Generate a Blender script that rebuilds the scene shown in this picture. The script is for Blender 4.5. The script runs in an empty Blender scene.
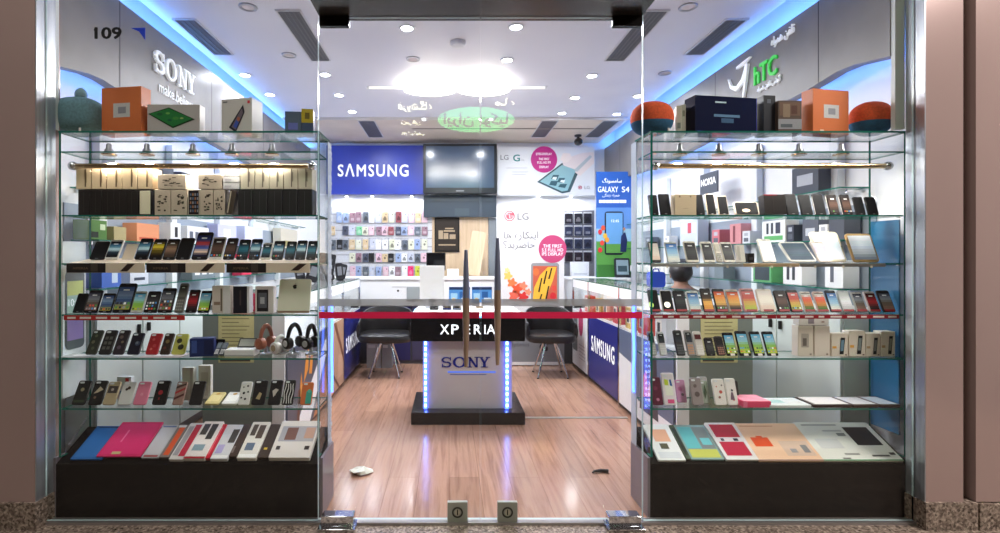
import bpy, math, random
from mathutils import Vector, Matrix
random.seed(7)
S = bpy.context.scene
C = S.collection
PI = math.pi
F, EYE, CX, CY = 487.0, 1.4, 449.0, 256.0
def wx(px, Y): return (px - CX) * Y / F
def wz(py, Y): return EYE - (py - CY) * Y / F

# ---------------------------------------------------------------- materials
_mats = {}
def lin(c):
    return tuple(((v/255)/12.92 if v/255 <= .04045 else ((v/255+.055)/1.055)**2.4) for v in c[:3]) + (1.0,)
def M(c, r=.5, m=0., e=0., coat=0., ec=None, sp=.3):
    key = (tuple(c), r, m, e, coat, ec, sp)
    if key in _mats: return _mats[key]
    mt = bpy.data.materials.new('surface'); mt.use_nodes = True
    b = mt.node_tree.nodes['Principled BSDF']
    b.inputs['Base Color'].default_value = lin(c)
    b.inputs['Roughness'].default_value = r
    b.inputs['Metallic'].default_value = m
    if not coat and not m: b.inputs['Specular IOR Level'].default_value = sp
    if coat: b.inputs['Coat Weight'].default_value = coat; b.inputs['Coat Roughness'].default_value = .05
    if e:
        b.inputs['Emission Color'].default_value = lin(ec or c)
        b.inputs['Emission Strength'].default_value = e
    _mats[key] = mt
    return mt
def nodes_mat(name):
    mt = bpy.data.materials.new(name); mt.use_nodes = True
    nt = mt.node_tree
    return mt, nt, nt.nodes['Principled BSDF'], nt.nodes, nt.links
def ramp(nt, stops):
    n = nt.nodes.new('ShaderNodeValToRGB')
    els = n.color_ramp.elements
    while len(els) < len(stops): els.new(.5)
    for e, (p, c) in zip(els, stops): e.position = p; e.color = lin(c)
    return n
def noise_mat(name, c1, c2, scale, r=.5, m=0., detail=6, lo=.35, hi=.65, bump=0., stretch=(1, 1, 1), coat=0.):
    mt, nt, b, N, L = nodes_mat(name)
    tc = N.new('ShaderNodeTexCoord'); mp = N.new('ShaderNodeMapping'); mp.inputs['Scale'].default_value = stretch
    nz = N.new('ShaderNodeTexNoise'); nz.inputs['Scale'].default_value = scale; nz.inputs['Detail'].default_value = detail
    rp = ramp(nt, [(lo, c1), (hi, c2)])
    L.new(tc.outputs['Object'], mp.inputs['Vector']); L.new(mp.outputs['Vector'], nz.inputs['Vector'])
    L.new(nz.outputs['Fac'], rp.inputs['Fac']); L.new(rp.outputs['Color'], b.inputs['Base Color'])
    b.inputs['Roughness'].default_value = r; b.inputs['Metallic'].default_value = m
    if coat: b.inputs['Coat Weight'].default_value = coat; b.inputs['Coat Roughness'].default_value = .08
    if bump:
        bp = N.new('ShaderNodeBump'); bp.inputs['Strength'].default_value = bump; bp.inputs['Distance'].default_value = .002
        L.new(nz.outputs['Fac'], bp.inputs['Height']); L.new(bp.outputs['Normal'], b.inputs['Normal'])
    return mt
def glass_mat(name, tint=(.97, .99, .985), refl=1.0, rough=0.0):
    mt = bpy.data.materials.new(name); mt.use_nodes = True
    nt = mt.node_tree; N, L = nt.nodes, nt.links
    N.remove(N['Principled BSDF']); out = N['Material Output']
    t = N.new('ShaderNodeBsdfTransparent'); t.inputs['Color'].default_value = tint + (1,)
    g = N.new('ShaderNodeBsdfGlossy'); g.inputs['Roughness'].default_value = rough
    fr = N.new('ShaderNodeLayerWeight'); fr.inputs['Blend'].default_value = .5
    pw = N.new('ShaderNodeMath'); pw.operation = 'POWER'; pw.inputs[1].default_value = 5
    mu = N.new('ShaderNodeMath'); mu.operation = 'MULTIPLY_ADD'; mu.inputs[1].default_value = .9*refl; mu.inputs[2].default_value = .04*refl
    mx = N.new('ShaderNodeMixShader')
    L.new(fr.outputs['Facing'], pw.inputs[0]); L.new(pw.outputs[0], mu.inputs[0]); L.new(mu.outputs[0], mx.inputs['Fac'])
    L.new(t.outputs[0], mx.inputs[1]); L.new(g.outputs[0], mx.inputs[2]); L.new(mx.outputs[0], out.inputs['Surface'])
    return mt
def frost_mat(name, color, fac):
    mt = bpy.data.materials.new(name); mt.use_nodes = True
    nt = mt.node_tree; N, L = nt.nodes, nt.links
    b = N['Principled BSDF']; b.inputs['Base Color'].default_value = lin(color); b.inputs['Roughness'].default_value = .45
    t = N.new('ShaderNodeBsdfTransparent'); mx = N.new('ShaderNodeMixShader'); mx.inputs['Fac'].default_value = fac
    L.new(t.outputs[0], mx.inputs[1]); L.new(b.outputs[0], mx.inputs[2]); L.new(mx.outputs[0], N['Material Output'].inputs['Surface'])
    return mt

GLASS = glass_mat('clear_pane', (.985, .995, .99), .8)
SHELFGLASS = glass_mat('shelf_glass', (.965, .99, .975), .8)
EDGE = M((24, 106, 92), .15, 0, .04)
WHITE = noise_mat('white_paint', (232, 234, 238), (242, 243, 246), 3, .45)
CEILW = noise_mat('ceiling_paint', (220, 221, 234), (228, 229, 240), 2, .5)
CHROME = M((215, 218, 222), .12, 1.)
STEEL = noise_mat('brushed_steel', (166, 170, 178), (196, 200, 206), 30, .38, .8, stretch=(1, 1, .03))
BLACK = M((14, 14, 15), .35)
GLOSSBLACK = M((8, 8, 10), .12, 0, 0, .5)
DARKSCR = M((10, 12, 16), .08)

# ---------------------------------------------------------------- mesh building
class MB:
    def __init__(s): s.v, s.f, s.mi, s.ms = [], [], [], []
    def mi_(s, m):
        if m not in s.ms: s.ms.append(m)
        return s.ms.index(m)
    def add(s, vs, fs, m):
        b = len(s.v); s.v += [tuple(v) for v in vs]; k = s.mi_(m)
        for f in fs: s.f.append(tuple(b + i for i in f)); s.mi.append(k)
        return s
    def box(s, x0, y0, z0, x1, y1, z1, m, edge=None, thin=None):
        """edge: second material on the four narrow faces of a sheet whose thin axis is 'thin'"""
        vs = [(x0, y0, z0), (x1, y0, z0), (x1, y1, z0), (x0, y1, z0), (x0, y0, z1), (x1, y0, z1), (x1, y1, z1), (x0, y1, z1)]
        fs = {'z': [(3, 2, 1, 0), (4, 5, 6, 7)], 'y': [(0, 1, 5, 4), (2, 3, 7, 6)], 'x': [(1, 2, 6, 5), (3, 0, 4, 7)]}
        b = len(s.v); s.v += vs
        for ax, ff in fs.items():
            k = s.mi_(edge if (edge and ax != thin) else m)
            for f in ff: s.f.append(tuple(b + i for i in f)); s.mi.append(k)
        return s
    def loops(s, rings, m, cap0=True, cap1=True):
        n = len(rings[0]); vs = [p for r in rings for p in r]; fs = []
        for i in range(len(rings) - 1):
            for j in range(n):
                k = (j + 1) % n
                fs.append((i*n + j, i*n + k, (i+1)*n + k, (i+1)*n + j))
        if cap0: fs.append(tuple(reversed(range(n))))
        if cap1: fs.append(tuple((len(rings)-1)*n + j for j in range(n)))
        return s.add(vs, fs, m)
    def rbox(s, w, h, d, m, r=.004, c=.0015, x=0, z=0, y=0, seg=3):
        """rounded slab: front face towards -Y at y, depth to +Y, centred on x, standing on z"""
        r = min(r, w*.49, h*.49); c = min(c, d*.45, r*.9) if r > 0 else 0
        def ring(ins, yy):
            pts = []; rr = max(r - ins, .0002)
            for cx, cz, a0 in ((w/2-r, r, -PI/2), (w/2-r, h-r, 0), (-w/2+r, h-r, PI/2), (-w/2+r, r, PI)):
                for i in range(seg + 1):
                    a = a0 + PI/2*i/seg
                    pts.append((x + cx + rr*math.cos(a), yy, z + cz + rr*math.sin(a)))
            return pts
        return s.loops([ring(0, y+d-c), ring(c, y+d)][::-1] + [ring(0, y+c), ring(c, y)], m)
    def patch(s, x0, z0, x1, z1, m, y=-.0007):
        return s.add([(x0, y, z0), (x1, y, z0), (x1, y, z1), (x0, y, z1)], [(0, 1, 2, 3)], m)
    def poly(s, pts, m, y=-.0008):
        return s.add([(p[0], y, p[1]) for p in pts], [tuple(range(len(pts)))], m)
    def prism(s, pts, y0, y1, m):
        return s.loops([[(p[0], y1, p[1]) for p in pts], [(p[0], y0, p[1]) for p in pts]], m)
    def disc(s, cx, cz, rx, rz, m, y=-.0009, n=20):
        return s.poly([(cx + rx*math.cos(2*PI*i/n), cz + rz*math.sin(2*PI*i/n)) for i in range(n)], m, y)
    def ringflat(s, cx, cz, r0, r1, m, y=-.001, n=24, a0=0, a1=2*PI):
        vs = []; fs = []
        for i in range(n + 1):
            a = a0 + (a1-a0)*i/n
            vs += [(cx + r0*math.cos(a), y, cz + r0*math.sin(a)), (cx + r1*math.cos(a), y, cz + r1*math.sin(a))]
        for i in range(n): fs.append((2*i, 2*i+1, 2*i+3, 2*i+2))
        return s.add(vs, fs, m)
    def tube(s, path, r, m, n=10):
        path = [Vector(p) for p in path]
        rs = r if isinstance(r, (list, tuple)) else [r]*len(path)
        t0 = (path[1]-path[0]).normalized()
        up = Vector((0, 0, 1)) if abs(t0.z) < .9 else Vector((1, 0, 0))
        u = t0.cross(up).normalized(); rings = []
        for i, p in enumerate(path):
            t = (path[min(i+1, len(path)-1)] - path[max(i-1, 0)]).normalized()
            u = (u - t*u.dot(t)).normalized(); w = t.cross(u)
            rings.append([tuple(p + (u*math.cos(2*PI*j/n) + w*math.sin(2*PI*j/n))*rs[i]) for j in range(n)])
        return s.loops(rings, m)
    def lathe(s, prof, m, cx=0, cy=0, n=24, axis='z'):
        rings = []
        for r, h in prof:
            rr = []
            for j in range(n):
                a = 2*PI*j/n; p = (r*math.cos(a), r*math.sin(a))
                rr.append((cx+p[0], cy+p[1], h) if axis == 'z' else (cx+p[0], h, cy-p[1]) if axis == 'y' else (h, cx+p[0], cy+p[1]))
            rings.append(rr)
        return s.loops(rings, m)
    def ell(s, c, r, m, nu=20, nv=12, pw=1.0):
        def sg(v): return math.copysign(abs(v)**pw, v)
        rings = []
        for i in range(1, nv):
            b = -PI/2 + PI*i/nv
            rings.append([(c[0] + r[0]*sg(math.cos(b))*sg(math.cos(2*PI*j/nu)), c[1] + r[1]*sg(math.cos(b))*sg(math.sin(2*PI*j/nu)), c[2] + r[2]*sg(math.sin(b))) for j in range(nu)])
        return s.loops(rings, m)
    def build(s, name, parent=None, loc=(0, 0, 0), rot=(0, 0, 0), smooth=True):
        me = bpy.data.meshes.new(name); me.from_pydata(s.v, [], s.f)
        for m in s.ms: me.materials.append(m)
        me.polygons.foreach_set('material_index', s.mi)
        if smooth:
            me.shade_smooth(); me.set_sharp_from_angle(angle=.7)
        me.update()
        o = bpy.data.objects.new(name, me); C.objects.link(o)
        o.location = loc; o.rotation_euler = rot
        if parent: o.parent = parent
        return o
def tag(o, label, cat, group=None):
    o['label'] = label; o['category'] = cat
    if group: o['group'] = group
    return o
def struct(o, label=None):
    o['kind'] = 'structure'
    if label: o['label'] = label
    return o
def empty(name, label, cat, loc=(0, 0, 0), rz=0, group=None):
    o = bpy.data.objects.new(name, None); C.objects.link(o); o.location = loc; o.rotation_euler = (0, 0, rz)
    o.empty_display_size = .05
    return tag(o, label, cat, group)
def plabel(o, t): o['label'] = t; return o
ORD = 'first second third fourth fifth sixth seventh eighth ninth tenth eleventh twelfth thirteenth fourteenth fifteenth sixteenth seventeenth eighteenth nineteenth twentieth'.split()

# ---------------------------------------------------------------- lettering
def text_geo(s, bold=0., shear=0., space=1.):
    cu = bpy.data.curves.new('lettering', 'FONT'); cu.body = s; cu.offset = bold; cu.shear = shear; cu.space_character = space
    cu.resolution_u = 3
    o = bpy.data.objects.new('lettering', cu); C.objects.link(o)
    dg = bpy.context.evaluated_depsgraph_get(); dg.update()
    me = bpy.data.meshes.new_from_object(o.evaluated_get(dg))
    bpy.data.objects.remove(o); bpy.data.curves.remove(cu)
    vs = [(v.co.x, v.co.y) for v in me.vertices]; fs = [tuple(p.vertices) for p in me.polygons]
    bpy.data.meshes.remove(me)
    return vs, fs
def text(parent, s, cx, cz, w, h, m, y=-.0015, bold=0., ext=0., name='lettering', spacing=None, build=True, mb=None):
    vs, fs = text_geo(s, 0., 0., spacing or 1.)
    if not vs: return None
    x0 = min(v[0] for v in vs); x1 = max(v[0] for v in vs); z0 = min(v[1] for v in vs); z1 = max(v[1] for v in vs)
    kx = w/(x1-x0); kz = h/(z1-z0) if h else kx
    P = [((v[0]-(x0+x1)/2)*kx + cx, (v[1]-(z0+z1)/2)*kz + cz) for v in vs]
    b = mb or MB()
    ff = []
    for f in fs:
        a = sum(P[f[i]][0]*P[f[(i+1) % len(f)]][1] - P[f[(i+1) % len(f)]][0]*P[f[i]][1] for i in range(len(f)))
        ff.append(f if a > 0 else tuple(reversed(f)))
    sh = [(0, 0)] + ([(bold*kx*math.cos(i*PI/4), bold*kz*math.sin(i*PI/4)) for i in range(8)] if bold else [])
    base = P
    cnt = {}
    for f in ff:
        for i in range(len(f)):
            e = (f[i], f[(i+1) % len(f)]); cnt[e] = cnt.get(e, 0) + 1
    rim = [q for q in cnt if (q[1], q[0]) not in cnt]
    for k, (dx, dz) in enumerate(sh):
        P = [(q[0]+dx, q[1]+dz) for q in base]
        b.add([(q[0], y-ext-k*1e-5, q[1]) for q in P], ff, m)
        if ext:   # side walls of raised letters
            for (i, j) in rim: b.add([(P[i][0], y-ext, P[i][1]), (P[i][0], y, P[i][1]), (P[j][0], y, P[j][1]), (P[j][0], y-ext, P[j][1])], [(0, 1, 2, 3)], m)
    if mb: return mb
    return b.build(name, parent, smooth=False)
_AR = {'ا': ('FE8D', 'FE8E'), 'ت': ('FE95', 'FE96', 'FE97', 'FE98'), 'ح': ('FEA1', 'FEA2', 'FEA3', 'FEA4'), 'د': ('FEA9', 'FEAA'), 'ر': ('FEAD', 'FEAE'),
       'ز': ('FEAF', 'FEB0'), 'س': ('FEB1', 'FEB2', 'FEB3', 'FEB4'), 'ش': ('FEB5', 'FEB6', 'FEB7', 'FEB8'), 'ض': ('FEBD', 'FEBE', 'FEBF', 'FEC0'),
       'ف': ('FED1', 'FED2', 'FED3', 'FED4'), 'ک': ('FB8E', 'FB8F', 'FB90', 'FB91'), 'گ': ('FB92', 'FB93', 'FB94', 'FB95'), 'ل': ('FEDD', 'FEDE', 'FEDF', 'FEE0'),
       'م': ('FEE1', 'FEE2', 'FEE3', 'FEE4'), 'ن': ('FEE5', 'FEE6', 'FEE7', 'FEE8'), 'ه': ('FEE9', 'FEEA', 'FEEB', 'FEEC'), 'و': ('FEED', 'FEEE'), 'ی': ('FBFC', 'FBFD', 'FBFE', 'FBFF')}
def fa(s):
    out = []
    for i, ch in enumerate(s):
        if ch not in _AR: out.append(ch); continue
        fm = _AR[ch]
        prev = i > 0 and s[i-1] in _AR and len(_AR[s[i-1]]) == 4
        nxt = len(fm) == 4 and i+1 < len(s) and s[i+1] in _AR
        k = 3 if prev and nxt else 1 if prev else 2 if nxt else 0
        out.append(chr(int(fm[k], 16)))
    return ''.join(reversed(out))
def sony(mb, x0, z0, w, h, m, y=-.002, ext=0.):
    """the four slab-serif letters, each a prism"""
    lw = w/4.35; t = h*.2; y0, y1 = y-ext, y
    def pr(pts):
        a = sum(pts[i][0]*pts[(i+1) % len(pts)][1] - pts[(i+1) % len(pts)][0]*pts[i][1] for i in range(len(pts)))
        if a < 0: pts = pts[::-1]
        if ext: mb.prism(pts, y0, y1, m)
        else: mb.poly(pts, m, y)
    def bar(x, z, ww, hh): pr([(x, z), (x+ww, z), (x+ww, z+hh), (x, z+hh)])
    def stroke(pts, th):
        for i in range(len(pts)-1):
            a, b = Vector(pts[i]), Vector(pts[i+1]); d = (b-a).normalized(); n = Vector((-d.y, d.x))
            ta, tb = th[i]/2, th[i+1]/2
            pr([tuple(a-n*ta-d*.0), tuple(b-n*tb), tuple(b+n*tb), tuple(a+n*ta)])
    s = h*.07
    # S
    cx = x0 + lw*.48; rx = lw*.36; rz = h*.235
    pts, th = [], []
    for i in range(9):
        a = math.radians(35 + 235*i/8); pts.append((cx + rx*math.cos(a), z0 + h*.735 + rz*.98*math.sin(a) - h*.01)); th.append(h*(.09 + .11*max(0, -math.cos(a))))
    for i in range(9):
        a = math.radians(90 - 235*i/8); pts.append((cx + rx*math.cos(a), z0 + h*.275 + rz*.98*math.sin(a))); th.append(h*(.10 + .11*max(0, math.cos(a))))
    stroke(pts, th)
    bar(cx + rx*.82, z0 + h*.66, lw*.1, h*.33); bar(cx - rx*1.1, z0 + h*.01, lw*.1, h*.33)
    # O
    ox = x0 + lw*1.62; n = 28
    for i in range(n):
        a, b = 2*PI*i/n, 2*PI*(i+1)/n
        q = lambda an, ra, rb: (ox + ra*math.cos(an), z0 + h/2 + rb*math.sin(an))
        pr([q(a, lw*.34, h*.41), q(a, lw*.58, h*.52), q(b, lw*.58, h*.52), q(b, lw*.34, h*.41)])
    # N
    nx = x0 + lw*2.36; nw = lw*.95
    bar(nx + nw*.12, z0, lw*.13, h); bar(nx + nw*.78, z0, lw*.13, h)
    pr([(nx, z0+h), (nx + nw*.27, z0+h), (nx + nw*.92, z0), (nx + nw*.72, z0)])
    bar(nx - nw*.03, z0, nw*.43, s); bar(nx + nw*.62, z0+h-s, nw*.43, s); bar(nx - nw*.03, z0+h-s, nw*.3, s)
    # Y
    yx = x0 + lw*3.82; hw = lw*.5
    pr([(yx-hw*.85, z0+h), (yx-hw*.4, z0+h), (yx+lw*.12, z0+h*.42), (yx-lw*.12, z0+h*.42)])
    pr([(yx+hw*.5, z0+h), (yx+hw*.8, z0+h), (yx+lw*.12, z0+h*.45), (yx-lw*.02, z0+h*.45)])
    bar(yx-lw*.12, z0, lw*.24, h*.45); bar(yx-lw*.32, z0, lw*.64, s)
    bar(yx-hw*1.05, z0+h-s, hw*.85, s); bar(yx+hw*.25, z0+h-s, hw*.8, s)
    return mb
def board(name, w, h, d, m, loc, rz=0, prints=(), parent=None, r=.002, rx=0):
    """flat board standing on loc (centre of its foot), printed side towards local -Y"""
    b = MB(); b.rbox(w, h, d, m, r=r, c=min(.001, d*.3))
    for p in prints: b.patch(p[0]*w - w/2, p[1]*h, p[2]*w - w/2, p[3]*h, p[4], -.0006 - (p[5] if len(p) > 5 else 0)*.0003)
    return b.build(name, parent, loc, (rx, 0, rz))
LGM = M((165, 30, 80), .4)
def lg_logo(mb, cx, cz, r, m=None, y=-.002):
    m = m or LGM; w = M((245, 240, 242), .4)
    mb.disc(cx, cz, r, r, m, y)
    mb.ringflat(cx, cz, r*.66, r*.8, w, y-.0004, 20, PI*.28, 2*PI*.97)
    mb.patch(cx-r*.06, cz-r*.42, cx+r*.06, cz+r*.42, w, y-.0004); mb.patch(cx-r*.06, cz-r*.42, cx+r*.3, cz-r*.3, w, y-.0004)
    mb.patch(cx+r*.18, cz-r*.06, cx+r*.78, cz+r*.05, w, y-.0004); mb.disc(cx-r*.32, cz+r*.32, r*.1, r*.1, w, y-.0004)
def light_area(name, loc, size, energy, color=(1, 1, 1), rot=(0, 0, 0), parent=None, shape='DISK', sy=None, spread=None):
    l = bpy.data.lights.new(name, 'AREA'); l.shape = shape; l.size = size
    if sy: l.size_y = sy
    l.energy = energy; l.color = color
    if spread: l.spread = spread
    o = bpy.data.objects.new(name, l); C.objects.link(o); o.location = loc; o.rotation_euler = rot
    if parent: o.parent = parent
    return o

# ================================================================ THE SETTING
XL, XR, YG, YB, ZC = -2.13, 2.39, 2.56, 7.5, 3.15
DC = .165                                             # middle of the doorway
def wood_floor():
    mt, nt, b, N, L = nodes_mat('laminate')
    tc = N.new('ShaderNodeTexCoord'); mp = N.new('ShaderNodeMapping'); mp.inputs['Rotation'].default_value = (0, 0, PI/2)
    br = N.new('ShaderNodeTexBrick'); br.inputs['Scale'].default_value = 1.0
    br.inputs['Brick Width'].default_value = 1.3; br.inputs['Row Height'].default_value = .19; br.inputs['Mortar Size'].default_value = .0012
    br.inputs['Color1'].default_value = lin((160, 124, 106)); br.inputs['Color2'].default_value = lin((180, 142, 123)); br.inputs['Mortar'].default_value = lin((120, 88, 70))
    br.inputs['Bias'].default_value = 0; br.offset = .37
    nm = N.new('ShaderNodeMapping'); nm.inputs['Scale'].default_value = (14, .9, 1)
    nz = N.new('ShaderNodeTexNoise'); nz.inputs['Scale'].default_value = 2.2; nz.inputs['Detail'].default_value = 8; nz.inputs['Distortion'].default_value = .6
    rp = ramp(nt, [(.3, (150, 112, 92)), (.55, (255, 250, 245)), (.8, (225, 195, 175))])
    mx = N.new('ShaderNodeMix'); mx.data_type = 'RGBA'; mx.blend_type = 'MULTIPLY'; mx.inputs[0].default_value = .45
    L.new(tc.outputs['Object'], mp.inputs['Vector']); L.new(mp.outputs['Vector'], br.inputs['Vector'])
    L.new(tc.outputs['Object'], nm.inputs['Vector']); L.new(nm.outputs['Vector'], nz.inputs['Vector']); L.new(nz.outputs['Fac'], rp.inputs['Fac'])
    L.new(br.outputs['Color'], mx.inputs[6]); L.new(rp.outputs['Color'], mx.inputs[7]); L.new(mx.outputs[2], b.inputs['Base Color'])
    b.inputs['Roughness'].default_value = .22; b.inputs['Coat Weight'].default_value = .3; b.inputs['Coat Roughness'].default_value = .12
    return mt
def granite(name, r=.25):
    mt, nt, b, N, L = nodes_mat(name)
    tc = N.new('ShaderNodeTexCoord')
    vo = N.new('ShaderNodeTexVoronoi'); vo.inputs['Scale'].default_value = 95
    nz = N.new('ShaderNodeTexNoise'); nz.inputs['Scale'].default_value = 60; nz.inputs['Detail'].default_value = 5
    rp = ramp(nt, [(0, (92, 82, 76)), (.4, (150, 136, 126)), (.75, (182, 168, 156)), (1, (112, 98, 90))])
    rp2 = ramp(nt, [(.35, (150, 140, 132)), (.65, (255, 250, 245))])
    mx = N.new('ShaderNodeMix'); mx.data_type = 'RGBA'; mx.blend_type = 'MULTIPLY'; mx.inputs[0].default_value = .8
    L.new(tc.outputs['Object'], vo.inputs['Vector']); L.new(tc.outputs['Object'], nz.inputs['Vector'])
    sp = N.new('ShaderNodeSeparateColor'); L.new(vo.outputs['Color'], sp.inputs[0]); L.new(sp.outputs[0], rp.inputs['Fac'])
    L.new(nz.outputs['Fac'], rp2.inputs['Fac']); L.new(rp.outputs['Color'], mx.inputs[6]); L.new(rp2.outputs['Color'], mx.inputs[7])
    L.new(mx.outputs[2], b.inputs['Base Color']); b.inputs['Roughness'].default_value = r
    return mt
GRANITE = granite('speckled_granite')
fl = MB(); fl.box(-2.4, YG+.0, -.05, 2.7, YB+.1, 0, wood_floor()); struct(fl.build('floor', smooth=False))
fl = MB(); fl.box(-4.5, -4.6, -.05, 4.8, YG, -.002, GRANITE); struct(fl.build('floor_mall', smooth=False))
# walls
for nm, x0, x1 in (('wall_left', -2.36, -2.30), ('wall_right', 2.55, 2.61)):
    b = MB(); b.box(x0, 2.63, 0, x1, YB+.1, 3.6, WHITE); struct(b.build(nm, smooth=False))
b = MB(); b.box(-2.36, YB, 0, 2.61, YB+.06, 3.6, WHITE); struct(b.build('wall_back', smooth=False))
# ceiling panel with open edges for the light coves, slab above
b = MB(); b.box(-2.12, 2.58, ZC, 2.31, YB, ZC+.05, CEILW); struct(b.build('ceiling', smooth=False))
b = MB(); b.box(-2.4, 2.58, 3.6, 2.7, YB+.1, 3.66, WHITE); struct(b.build('slab', smooth=False))
b = MB(); b.box(-2.1, 6.16, ZC-.012, 2.29, YB-.002, ZC-.001, noise_mat('warm_ceiling', (214, 200, 184), (226, 212, 196), 3, .5))
b.box(-2.1, 6.14, ZC-.03, 2.29, 6.16, ZC-.001, M((205, 200, 196), .5)); b.box(-.5, 6.62, ZC-.02, 2.0, 6.65, ZC-.012, M((150, 140, 132), .5))
struct(b.build('trim_1', smooth=False), 'warm beige strip of ceiling along the back wall')
# grey signage fascias with a wavy lower edge on both side walls
FASC = noise_mat('fascia_laminate', (122, 119, 119), (130, 127, 127), 6, .42, .1)
JOINT = M((54, 54, 60), .5)
def fascia(name, x, sgn, low):
    # local: X right as read from the room, front to -Y
    y0, y1 = 2.64, YB-.01
    pts = []
    n = 40
    for i in range(n+1):
        Y = y0 + (y1-y0)*i/n
        z = low + .03*math.sin((Y-2.6)*1.6) + (.05*math.exp(-((Y-2.95)/.25)**2))
        pts.append((Y, z))
    pts += [(y1, 3.05), (y0, 3.05)]
    loc = [((p[0] if sgn > 0 else -p[0]), p[1]) for p in pts]
    if sgn < 0: loc = loc[::-1]
    b = MB(); b.prism(loc, 0, .07, FASC)
    o = b.build(name, None, (x, 0, 0), (0, 0, PI/2 if sgn > 0 else -PI/2), smooth=False)
    for yj in (3.15, 4.37, 5.59, 6.81):
        u = yj*sgn; j = MB(); j.patch(u-.004, low+.05, u+.004, 3.05, JOINT, -.001); j.build('joint', o, smooth=False)
    return o
fasL = struct(fascia('trim_2', XL, 1, 2.42), 'grey laminate fascia over the shelves with white lettering')
fasR = struct(fascia('trim_3', XR, -1, 2.47), 'grey laminate fascia over the shelves with green lettering')
LETW = M((240, 242, 246), .4, 0, .25)
b = sony(MB(), 3.50, 2.735, .56, .16, LETW, -.001, .02)
tag(b.build('wall_lettering', None, (XL+.0, 0, 0), (0, 0, PI/2), smooth=False), 'raised white four-letter serif lettering on the left grey fascia', 'lettering')
t = text(None, 'make.believe', 3.81, 2.645, .48, .085, LETW, -.001, ext=.006, name='wall_lettering')
t.location = (XL, 0, 0); t.rotation_euler = (0, 0, PI/2); tag(t, 'thin white slogan lettering below the big white serif letters', 'lettering')
GRN = M((60, 200, 80), .4, 0, .35)
def rtext(s, ya, yb, z, h, m, label, bold=0.):
    t = text(None, s, -(ya+yb)/2, z, abs(ya-yb), h, m, -.001, bold, .012, 'wall_lettering')
    t.location = (XR, 0, 0); t.rotation_euler = (0, 0, -PI/2)
    return tag(t, label, 'lettering')
rtext('hTC', 3.80, 3.54, 2.80, .14, GRN, 'green raised three-letter lettering on the right grey fascia', .015)
rtext(fa('تلفن همراه'), 3.60, 3.36, 2.97, .085, LETW, 'small white Persian lettering above the green letters')
rtext(fa('گوشی تلفن همراه'), 3.76, 3.50, 2.68, .06, LETW, 'smallest white Persian lettering line below the green letters')
sw = MB()
def arc_band(mb, pts, wd, m, y0, y1):
    for i in range(len(pts)-1):
        a, c = Vector(pts[i]), Vector(pts[i+1]); d = (c-a).normalized(); n = Vector((-d.y, d.x))
        wa, wc = wd[i], wd[i+1]
        mb.prism([tuple(a-n*wa), tuple(c-n*wc), tuple(c+n*wc), tuple(a+n*wa)], y0, y1, m)
arc_band(sw, [(-4.14, 2.93), (-4.10, 2.85), (-4.02, 2.81), (-3.94, 2.85), (-3.90, 2.93), (-3.90, 2.97)], [.004, .012, .02, .02, .015, .005], LETW, -.02, -.001)
arc_band(sw, [(-4.02, 2.98), (-3.93, 2.985), (-3.84, 3.0)], [.01, .015, .004], LETW, -.02, -.001)
arc_band(sw, [(-3.88, 2.96), (-3.9, 2.86), (-3.92, 2.76), (-3.94, 2.67)], [.014, .014, .011, .003], LETW, -.02, -.001)
tag(sw.build('wall_logo', None, (XR, 0, -.03), (0, 0, -PI/2), smooth=False), 'white curved swoosh emblem beside the green letters', 'logo')
# LED strips in the coves (real light sources of the place)
LED = M((40, 90, 255), .5, 0, 32., ec=(92, 160, 255))
LEDH = M((40, 90, 255), .5, 0, 16., ec=(90, 152, 255))
for nm, x, z, lab, mm in (('led_strip', XL-.05, 3.0502, 'blue LED strip behind the top edge of the left fascia', LED), ('led_strip', XR+.05, 3.0502, 'blue LED strip behind the top edge of the right fascia', LED),
                      ('led_strip', XL-.078, 2.52, 'blue LED strip behind the lower edge of the left fascia', LEDH), ('led_strip', XR+.078, 2.56, 'blue LED strip behind the lower edge of the right fascia', LEDH)):
    b = MB(); b.box(x-.012, 2.68, z, x+.012, YB-.05, z+.008, mm); o = b.build(nm, smooth=False); tag(o, lab, 'led strip', 'blue cove lights')
# ceiling battens that hold the strips
# shop front: pillars, lintel, threshold
PILL = noise_mat('taupe_panel', (174, 150, 146), (184, 160, 155), 1.2, .22, .35, stretch=(1, 1, .4), coat=.25)
def pillar(name, parts):
    o = None
    b = MB()
    for (x0, y0, x1, y1) in parts: b.box(x0, y0, .138, x1, y1, 4.3, PILL)
    o = struct(b.build(name, smooth=False)); return o
pl = pillar('pillar', [(-3.4, 2.5, -2.124, 2.66)])
b = MB(); b.box(-2.124, 2.499, .138, -2.118, 2.622, 4.3, STEEL); b.build('steel_reveal', pl, smooth=False)
b = MB(); b.box(-3.4, 2.485, -.04, -2.111, 2.66, .138, GRANITE); b.build('granite_plinth', pl, smooth=False)
pr = pillar('pillar', [(2.447, 2.5, 2.64, 2.606), (2.705, 2.5, 3.6, 2.606)])
b = MB(); b.box(2.441, 2.499, .138, 2.447, 2.604, 4.3, STEEL); b.build('steel_reveal', pr, smooth=False)
b = MB(); b.box(2.64, 2.56, .138, 2.705, 2.606, 4.3, M((52, 56, 54), .4, .3)); b.build('groove', pr, smooth=False)
b = MB(); b.box(2.435, 2.485, -.04, 2.70, 2.604, .138, GRANITE); b.box(2.712, 2.485, -.04, 3.6, 2.604, .132, GRANITE); b.build('granite_plinth', pr, smooth=False)
b = MB(); b.box(2.395, 2.614, 2.082, 2.447, 2.64, 4.3, M((226, 232, 230), .4)); struct(b.build('trim_4', smooth=False), 'pale upright jamb above the right-side cabinet')
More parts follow.
